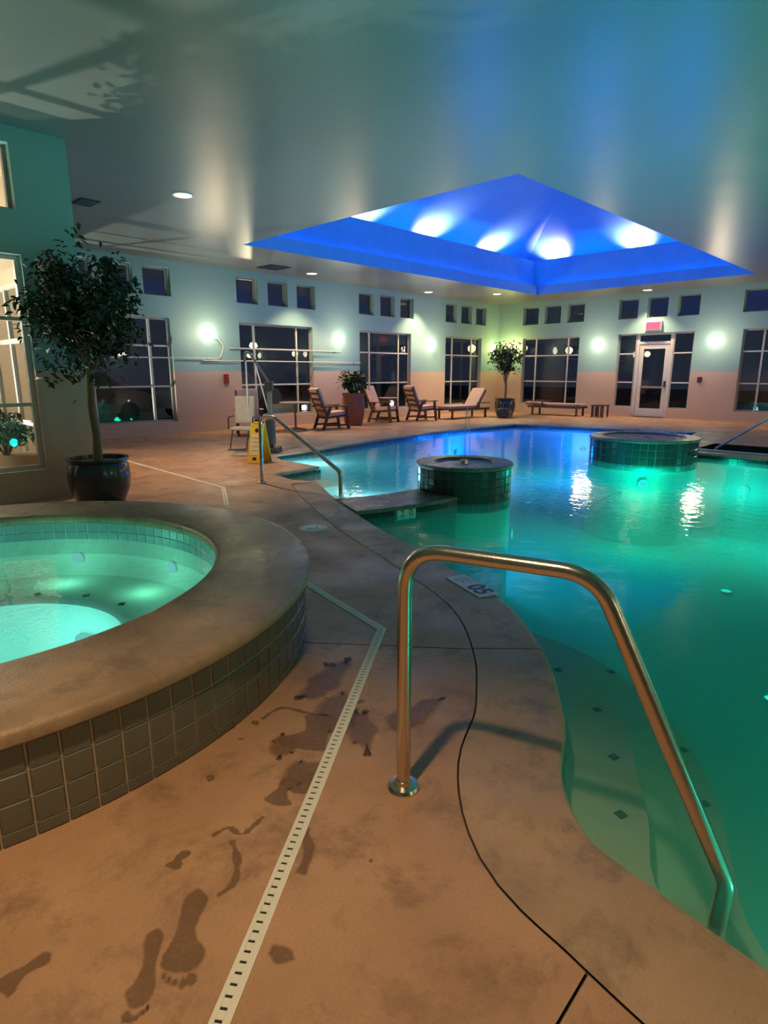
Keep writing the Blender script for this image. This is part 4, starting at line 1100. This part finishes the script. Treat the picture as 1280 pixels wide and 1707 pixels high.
chaise('chaise_lounge', 'flat wooden chaise lounge below the dark window by the exit door', (20.2, 11.0, 0), R(95), R(4))
st = thing('side_table', 'small dark slatted side table at the end of the flat chaise', 'table', (20.35, 9.45, 0))
MB().box((0, 0, .40), (.46, .46, .04), bev=.006).build('table_top', M_WOOD, st)
for x in (-.19, .19):
    for y in (-.19, .19): MB().box((x, y, .19), (.045, .045, .38)).build('leg', M_WOOD, st)
for k in range(4):
    MB().box((-.225, -.14 + .093 * k, .2), (.015, .05, .34)).build('slat', M_WOOD, st)
tb = thing('towel_bin', 'low dark bundle of pool gear beside the corner tree pot', 'bag', (17.75, 11.6, 0), R(20))
MB().box((0, 0, .17), (.62, .40, .34), bev=.09).build('body', M_POT, tb)
MB().tube(fillet([(-.2, 0, .30), (-.2, 0, .50), (.2, 0, .50), (.2, 0, .30)], .1), .015, 8).build('strap', M_BLACKM, tb)

# ------------------------------------------------------------------ pool lift, floor sign, rescue poles, small wall boxes
pl = thing('pool_lift', 'slim pool lift mast with raised arm and hanging grey seat', 'pool lift', (6.85, 9.72, 0), R(-46))
MB().box((0, 0, .05), (.34, .40, .10), bev=.02).build('base', M_BLACKM, pl)
MB().box((0, 0, .62), (.09, .10, 1.10), bev=.015).build('mast', M_GREYM, pl)
MB().box((0, -.02, .38), (.16, .18, .50), bev=.03).build('control_box', M_BLACKM, pl)
MB().box((0, 0, 1.25), (.15, .14, .18), bev=.02).build('pivot_head', M_BLACKM, pl)
MB().tube(fillet([(.02, 0, 1.28), (-.34, .0, 1.86), (-.42, 0, 1.88), (-.44, 0, 1.70)], .06), .024, 12).build('arm', M_GREYM, pl)
MB().tube([(-.04, 0, .80), (-.24, 0, 1.66)], .014, 10).build('actuator', M_WHITEP, pl)
MB().tube([(-.44, .10, 1.72), (-.46, .16, .55)], .016, 8).build('seat_hanger', M_WHITEP, pl)
MB().box((-.52, -.05, .46), (.42, .42, .05), bev=.02).build('seat', M_CUSHG, pl)
MB().box((-.52, .17, .80), (.38, .05, .52), Matrix.Rotation(R(-8), 3, 'X'), bev=.02).build('backrest', M_CUSHG, pl)
for s_ in (-1, 1):
    MB().tube(fillet([(-.52 + s_ * .23, .17, .68), (-.52 + s_ * .23, -.22, .68), (-.52 + s_ * .23, -.22, .46)], .05), .014, 8).build('armrest', M_BLACKM, pl)
    MB().tube(fillet([(-.52 + s_ * .15, -.24, .45), (-.52 + s_ * .15, -.50, .12), (-.52 + s_ * .15, -.66, .12)], .04), .012, 8).build('footrest_bar', M_BLACKM, pl)
MB().box((-.52, -.58, .12), (.32, .18, .015), bev=.004).build('footrest', M_BLACKM, pl)

c = onz(433, 771)
ws = thing('floor_sign', 'yellow folding wet floor sign standing beside the steel grab rail', 'sign', (c.x, c.y, 0), R(-158))
for s in (-1, 1):
    Ry = Matrix.Rotation(R(-13 * s), 4, 'Y'); 
    o = MB().box((0, 0, -.34), (.016, .27, .68), bev=.007).build('panel', M_YELLOW, ws); o.matrix_local = Matrix.Translation((0.0 + .012 * s, 0, .665)) @ Ry
    q = MB().box((.0095 * s, 0, -.36), (.003, .20, .36)).build('label_panel', M_PALEY, o)
    MB().box((.0095 * s, 0, -.12), (.003, .06, .06), Matrix.Rotation(R(45), 3, 'X')).build('pictogram', M_INK, o)
    MB().box((.0095 * s, 0, -.60), (.003, .07, .05)).build('pictogram', M_INK, o)
    for k in range(4): MB().box((.0115 * s, 0, -.25 - .07 * k), (.002, .13, .018)).build('print_line', M_INKG, o)
MB().box((0, 0, .675), (.05, .14, .03), bev=.01).build('handle', M_YELLOW, ws)

def rescue(xa, xb, z, hook, label):
    t = thing('rescue_pole', label, 'pole', ((xa + xb) / 2, YL - .07, z))
    m = (xa + xb) / 2
    MB().tube([(xa - m, 0, 0), (xb - m, 0, 0)], .016, 10).build('pole_tube', M_WHITEP, t)
    if hook: MB().tube(fillet([(xb - m, 0, 0), (xb - m + .12, 0, .02), (xb - m + .22, 0, .30), (xb - m + .05, 0, .52), (xb - m - .1, 0, .46)], .1), .014, 10).build('hook', M_WHITEP, t)
    for x in (xa + .25, xb - .25):
        MB().box((x - m, .035, 0), (.03, .07, .05), bev=.005).build('bracket', M_GREYM, t)
    return t
rescue(4.2, 8.50, 1.85, True, 'white rescue pole with body hook on the wall behind the tree')
rescue(8.1, 13.60, 1.80, False, 'long white pole hung across the window behind the bistro table')
rescue(8.9, 12.8, 2.12, False, 'shorter upper pole hung across the window behind the bistro table')
fa = thing('fire_alarm', 'small dark red alarm box on the tan wall beside the window', 'alarm', (8.78, YL, 1.22))
MB().box((0, -.03, .12), (.13, .06, .24), bev=.01).build('body', M_RED, fa)
MB().box((0, -.065, .12), (.07, .012, .05), bev=.003).build('pull_handle', M_RED, fa)
wb = thing('wall_plaque', 'small dark round plate on the tan wall by the exit door', 'switch', (XR, 6.66, 1.2))
MB().box((-.02, 0, .08), (.04, .14, .16), bev=.01).build('plate', M_BLACKM, wb)
MB().box((-.045, 0, .08), (.012, .05, .06), bev=.004).build('button', M_RED, wb)

# underwater lamps of the pool, some of them added as fill
def pool_lamp(loc, nrm, power, col, em, label, d=0.35, up=False):
    k = .55
    t = thing('pool_light', label, 'pool light', loc, math.atan2(nrm[1], nrm[0]))
    MB().lathe([(0, .03), (.11 * k, .03), (.12 * k, 0)], 24).build('lens', em, t).rotation_euler = (0, 0 if up else R(90), 0)
    MB().lathe([(.12 * k, 0), (.12 * k, .035), (.14 * k, .035), (.145 * k, 0)], 24).build('bezel', M_WHITEP, t).rotation_euler = (0, 0 if up else R(90), 0)
    if up: lamp('pool_beam', 'SPOT', (0, 0, d), power, col, .12, rot=(R(180), 0, 0), spot=R(150), blend=1.0, parent=t)
    else: lamp('pool_beam', 'POINT', (d, 0, 0), power, col, .12, parent=t)
TEAL = (0.05, 1.0, 0.86); BLUE = (0.0, 0.14, 1.0)
pool_lamp((10.66, 4.06, -.40), (-.9, -.42), P_POOL * .55, (0.0, 1.0, 0.62), E_AQUA, 'green underwater lamp on the wide tiled island', .45)
pool_lamp((12.47, 1.0, -.68), (-1, 0), P_POOL * .7, TEAL, E_AQUA, 'teal underwater lamp below the peninsula', .4)
pool_lamp((12.40, -3.4, -.68), (-1, 0), P_POOL, TEAL, E_AQUA, 'teal underwater lamp at the far end of the peninsula', .4)
pool_lamp((5.6, -6.12, -.68), (0, 1), P_POOL, TEAL, E_AQUA, 'teal underwater lamp on the far side of the pool', .4)
pool_lamp((16.30, 8.0, -.62), (-1, -.1), P_BLUE, BLUE, E_BLUEL, 'blue underwater lamp below the exit door deck', .5)
pool_lamp((16.6, 6.0, -.62), (-1, -.1), P_BLUE, BLUE, E_BLUEL, 'blue underwater lamp behind the wide tiled island', .5)
pool_lamp((13.2, 10.10, -.62), (0, -1), P_BLUE, BLUE, E_BLUEL, 'blue underwater lamp below the chaise lounge deck', .5)
pool_lamp((6.98, 5.16, -.55), (.8, .6), P_BLUE * .4, (0.05, 0.40, 1.0), E_BLUEL, 'blue underwater lamp on the back of the fountain island', .5)
pool_lamp((1.66, -1.2, -.6), (1, .1), P_POOL * .45, (0.10, 1.0, 0.70), E_AQUA, 'added teal fill lamp beside the near pool steps', .6)  # added out of view to brighten the near water
pool_lamp((12.46, 2.9, -.6), (-1, 0), P_POOL * .25, TEAL, E_AQUA, 'teal underwater lamp near the step well', .5)
pool_lamp((6.42, 8.4, -.35), (1, 0), P_BLUE * .35, (0.55, 0.8, 1.0), E_SPA, 'added white fill lamp by the wading end', .5)  # added; stands in for the pale reflections on the wading water
pool_lamp((5.35, 5.25, -.42), (0, 1), P_BLUE * .3, (0.6, 0.8, 1.0), E_SPA, 'added white fill lamp behind the divider wall', .4)  # also added, to whiten the wading water
pool_lamp((6.84, 4.27, -.62), (.6, -.8), P_POOL * .05, TEAL, E_AQUA, 'teal underwater lamp under the fountain island', .4)
for x, y, pw_, col, em, lb in ((9.2, 2.2, 2.2, TEAL, E_AQUA, 'added teal fill lamp in the middle of the pool'), (6.3, 1.0, 1.7, (.06, 1, .75), E_AQUA, 'added teal fill lamp off the near steps'), (8.6, 4.6, 2.0, (.02, .9, 1), E_AQUA, 'added cyan fill lamp between the two tiled islands'), (5.2, 3.0, .9, (.1, 1, .7), E_AQUA, 'added teal fill lamp in front of the divider'),
                                (12.5, 7.4, 1.6, BLUE, E_BLUEL, 'added blue fill lamp in the far basin'), (10.2, 7.2, 1.5, (0, .22, 1), E_BLUEL, 'added blue fill lamp behind the fountain island'), (14.8, 8.4, 2.5, BLUE, E_BLUEL, 'added blue fill lamp in the far corner of the basin'), (7.6, 7.6, .8, (.45, .75, 1), E_SPA, 'added pale fill lamp in the wading end')):
    pool_lamp((x, y, PFZ), (1, 0), P_POOL * pw_, col, em, lb, .06, up=True)  # floor uplights added to make the water surface glow
for (x, y, k, h, lb) in ((5.05, 5.72, 40, .05, 'white bubbling foam patch at the foot of the steel grab rail'), (8.2, 6.9, 18, .16, 'small upright white foam jet behind the fountain island')):
    bf = thing('bubbler', lb, 'water jet', (x, y, WZ))
    b_ = MB()
    for i in range(k):
        a = rnd.uniform(0, 6.283); r_ = abs(rnd.gauss(0, .12 if h < .1 else .03)); s_ = rnd.uniform(.015, .04)
        b_.box((r_ * math.cos(a), r_ * math.sin(a), rnd.uniform(0, h)), (s_, s_, s_), Matrix.Rotation(a, 3, 'Z'), bev=s_ * .2)
    o = b_.build('foam', M_FOAM, bf); o['kind'] = 'stuff'

# ------------------------------------------------------------------ lobby behind the near window, car park outside
def quad(name, v, mat, label, cat):
    o = mesh(name, v, [tuple(range(len(v)))], mat); return tagit(o, label, cat, kind='structure')
LX0, LX1, LY0, LY1 = -4.0, 2.69, 8.25, 12.5
quad('floor_lobby', [(LX0, LY0, 0), (LX1, LY0, 0), (LX1, LY1, 0), (LX0, LY1, 0)], M_CREAM, 'cream lobby floor seen through the near window', 'floor')
quad('ceiling_lobby', [(LX0, LY0, 3.95), (LX0, LY1, 3.95), (LX1, LY1, 3.95), (LX1, LY0, 3.95)], M_CREAM, 'cream lobby ceiling seen through the near window', 'ceiling')
quad('wall_lobby_back', [(LX0, LY1, 0), (LX1, LY1, 0), (LX1, LY1, 3.95), (LX0, LY1, 3.95)], M_CREAM, 'cream lobby back wall seen through the near window', 'wall')
quad('wall_lobby_side', [(LX1, LY0, 0), (LX1, LY0, 3.95), (LX1, LY1, 3.95), (LX1, LY1, 0)], M_CREAM, 'cream lobby side wall seen through the near window', 'wall')
pd = thing('lobby_pendant', 'plain lit pendant lamp hanging in the lobby', 'lamp', (1.2, 10.2, 3.95))
MB().tube([(0, 0, 0), (0, 0, -.8)], .008, 6).build('cord', M_BLACKM, pd)
MB().lathe([(0.0, -.8), (.18, -.82), (.24, -1.0), (.22, -1.05), (0, -1.05)], 24).build('shade', E_DOWN, pd)
lamp('pendant_light', 'POINT', (0, 0, -1.3), 110, (1.0, .90, .72), .2, parent=pd)
gp = thing('lobby_screen', 'white framed glass screen standing in the lobby', 'screen', (2.52, 9.75, 0), R(90))
for s_ in (-1.15, -.4, .4, 1.15): MB().box((s_, 0, 1.3), (.06, .05, 2.6)).build('frame', M_TRIMW, gp)
for z in (.06, .85, 1.9, 2.57): MB().box((0, 0, z), (2.3, .045, .06)).build('frame', M_TRIMW, gp)
for a_, b_ in ((-1.15, -.4), (-.4, .4), (.4, 1.15)): mesh('pane', [(a_, 0, .1), (b_, 0, .1), (b_, 0, 2.55), (a_, 0, 2.55)], [(0, 1, 2, 3)], M_GLASS, gp)
def uplight(loc, aim, power, label, col=(1.0, .93, .78), spot=R(120)):
    t = thing('ground_uplight', label, 'lamp', loc)
    MB().lathe([(.0, 0), (.09, 0), (.09, .05), (.075, .05), (.07, .03), (0, .03)], 20).build('housing', M_BLACKM, t)
    MB().lathe([(.0, .034), (.068, .034)], 20).build('lens', E_DOWN, t)
    sp = lamp('uplight_beam', 'SPOT', (0, 0, .06), power, col, .03, spot=spot, blend=.4, parent=t)
    sp.rotation_euler = Vector(aim).to_track_quat('-Z', 'Y').to_euler()
uplight((1.41, 9.31, 0.0), (.1, -.75, 1), 420, 'small ground uplight in the lobby planting behind the near window')
uplight((4.97, 15.75, -.02), (.2, -.7, 1), 420, 'small ground uplight outside the window behind the potted tree')
sh = thing('lobby_plant', 'dark bushy plant in a box inside the lobby window', 'plant', (2.10, 8.62, 0))
MB().box((0, 0, .25), (.7, .4, .5), bev=.02).build('box', M_CREAM, sh)
tree(sh, .80, .36, .34, 100, 350, [(0, 0, .45), (0, 0, .6)], .10, 31)

quad('ground_outside', [(XN - .3, YL + .25, -.02), (60, YL + .25, -.02), (60, 60, -.02), (XN - .3, 60, -.02)], M_ASPH, 'dark asphalt car park outside the long wall', 'ground')
quad('ground_beyond', [(XR + .25, -30, -.02), (60, -30, -.02), (60, YL + .25, -.02), (XR + .25, YL + .25, -.02)], M_ASPH, 'dark asphalt outside the exit door', 'ground')
def car(label, loc, rz, mat):
    t = thing('parked_car', label, 'car', loc, rz)
    side = [(-2.2, .35), (-2.2, .75), (-2.05, .95), (-1.2, 1.02), (-.7, 1.50), (.7, 1.52), (1.35, 1.05), (2.1, .92), (2.25, .7), (2.25, .35)]
    v = [(x, -.85 + (.12 if z > 1.2 else 0), z) for x, z in side] + [(x, .85 - (.12 if z > 1.2 else 0), z) for x, z in side]; n_ = len(side)
    f = [tuple(range(n_)), tuple(reversed(range(n_, 2 * n_)))] + [(i, i + n_, (i + 1) % n_ + n_, (i + 1) % n_) for i in range(n_)]
    mesh('body', v, f, mat, t)
    for s in (-1, 1):
        for x0_, x1_ in ((-.85, -.05), (.05, .95)):
            mesh('window', [(x0_, s * .80, 1.06), (x1_, s * .80, 1.06), (x1_ - .25 if x1_ > .5 else x1_, s * .745, 1.44), (x0_ + .3 if x0_ < -.5 else x0_, s * .745, 1.44)], [(0, 1, 2, 3)], M_BLACKM, t)
        for x in (-1.35, 1.4):
            w = MB().lathe([(0, -.1), (.25, -.1), (.33, -.08), (.33, .08), (.25, .1), (0, .1)], 24).build('wheel', M_BLACKM, t); w.location = (x, s * .78, .33); w.rotation_euler = (R(90), 0, 0)
        MB().box((2.24, s * .6, .72), (.04, .3, .12), bev=.01).build('headlight', M_WHITEP, t)
    return t
car('white car parked outside the window behind the bistro table', (11.6, 19.5, 0), R(10), M_CARW)
car('dark car parked outside the window behind the potted tree', (6.2, 18.6, 0), R(15), M_CARD)
def flood(loc, label, pw_):
    t = thing('flood_light', label, 'lamp', loc)
    MB().tube([(0, 0, 0), (0, 0, .36)], .03, 10).build('stake', M_BLACKM, t)
    MB().box((0, 0, .46), (.26, .14, .2), bev=.02).build('housing', M_BLACKM, t)
    MB().lathe([(0, 0), (.06, 0), (.06, .012), (0, .012)], 20).build('lens', E_FLOOD, t, loc=(0, -.072, .46)).rotation_euler = (R(90), 0, 0)
    sp = lamp('flood_beam', 'SPOT', (0, -.12, .46), pw_, (1, .96, .88), .08, spot=R(120), blend=.6, parent=t); sp.rotation_euler = (R(86), 0, 0)
flood((15.9, YL + .80, -.02), 'bright floodlight on the ground outside the middle window', 90)
flood((11.95, YL + .80, -.02), 'small floodlight on the ground outside the bistro window', 45)
lp_ = thing('street_lamp', 'distant street lamp with warm head outside the bistro window', 'street lamp', (17.5, 26, 0))
MB().tube([(0, 0, 0), (0, 0, 2.7)], [.06, .04], 8).build('pole', M_BLACKM, lp_)
MB().lathe([(0, 2.95), (.14, 2.9), (.2, 2.75), (.12, 2.68), (0, 2.68)], 16).build('lamp_head', E_YELLOW, lp_)
lamp('street_light', 'POINT', (0, 0, 2.5), 500, (1, .85, .55), .2, parent=lp_)
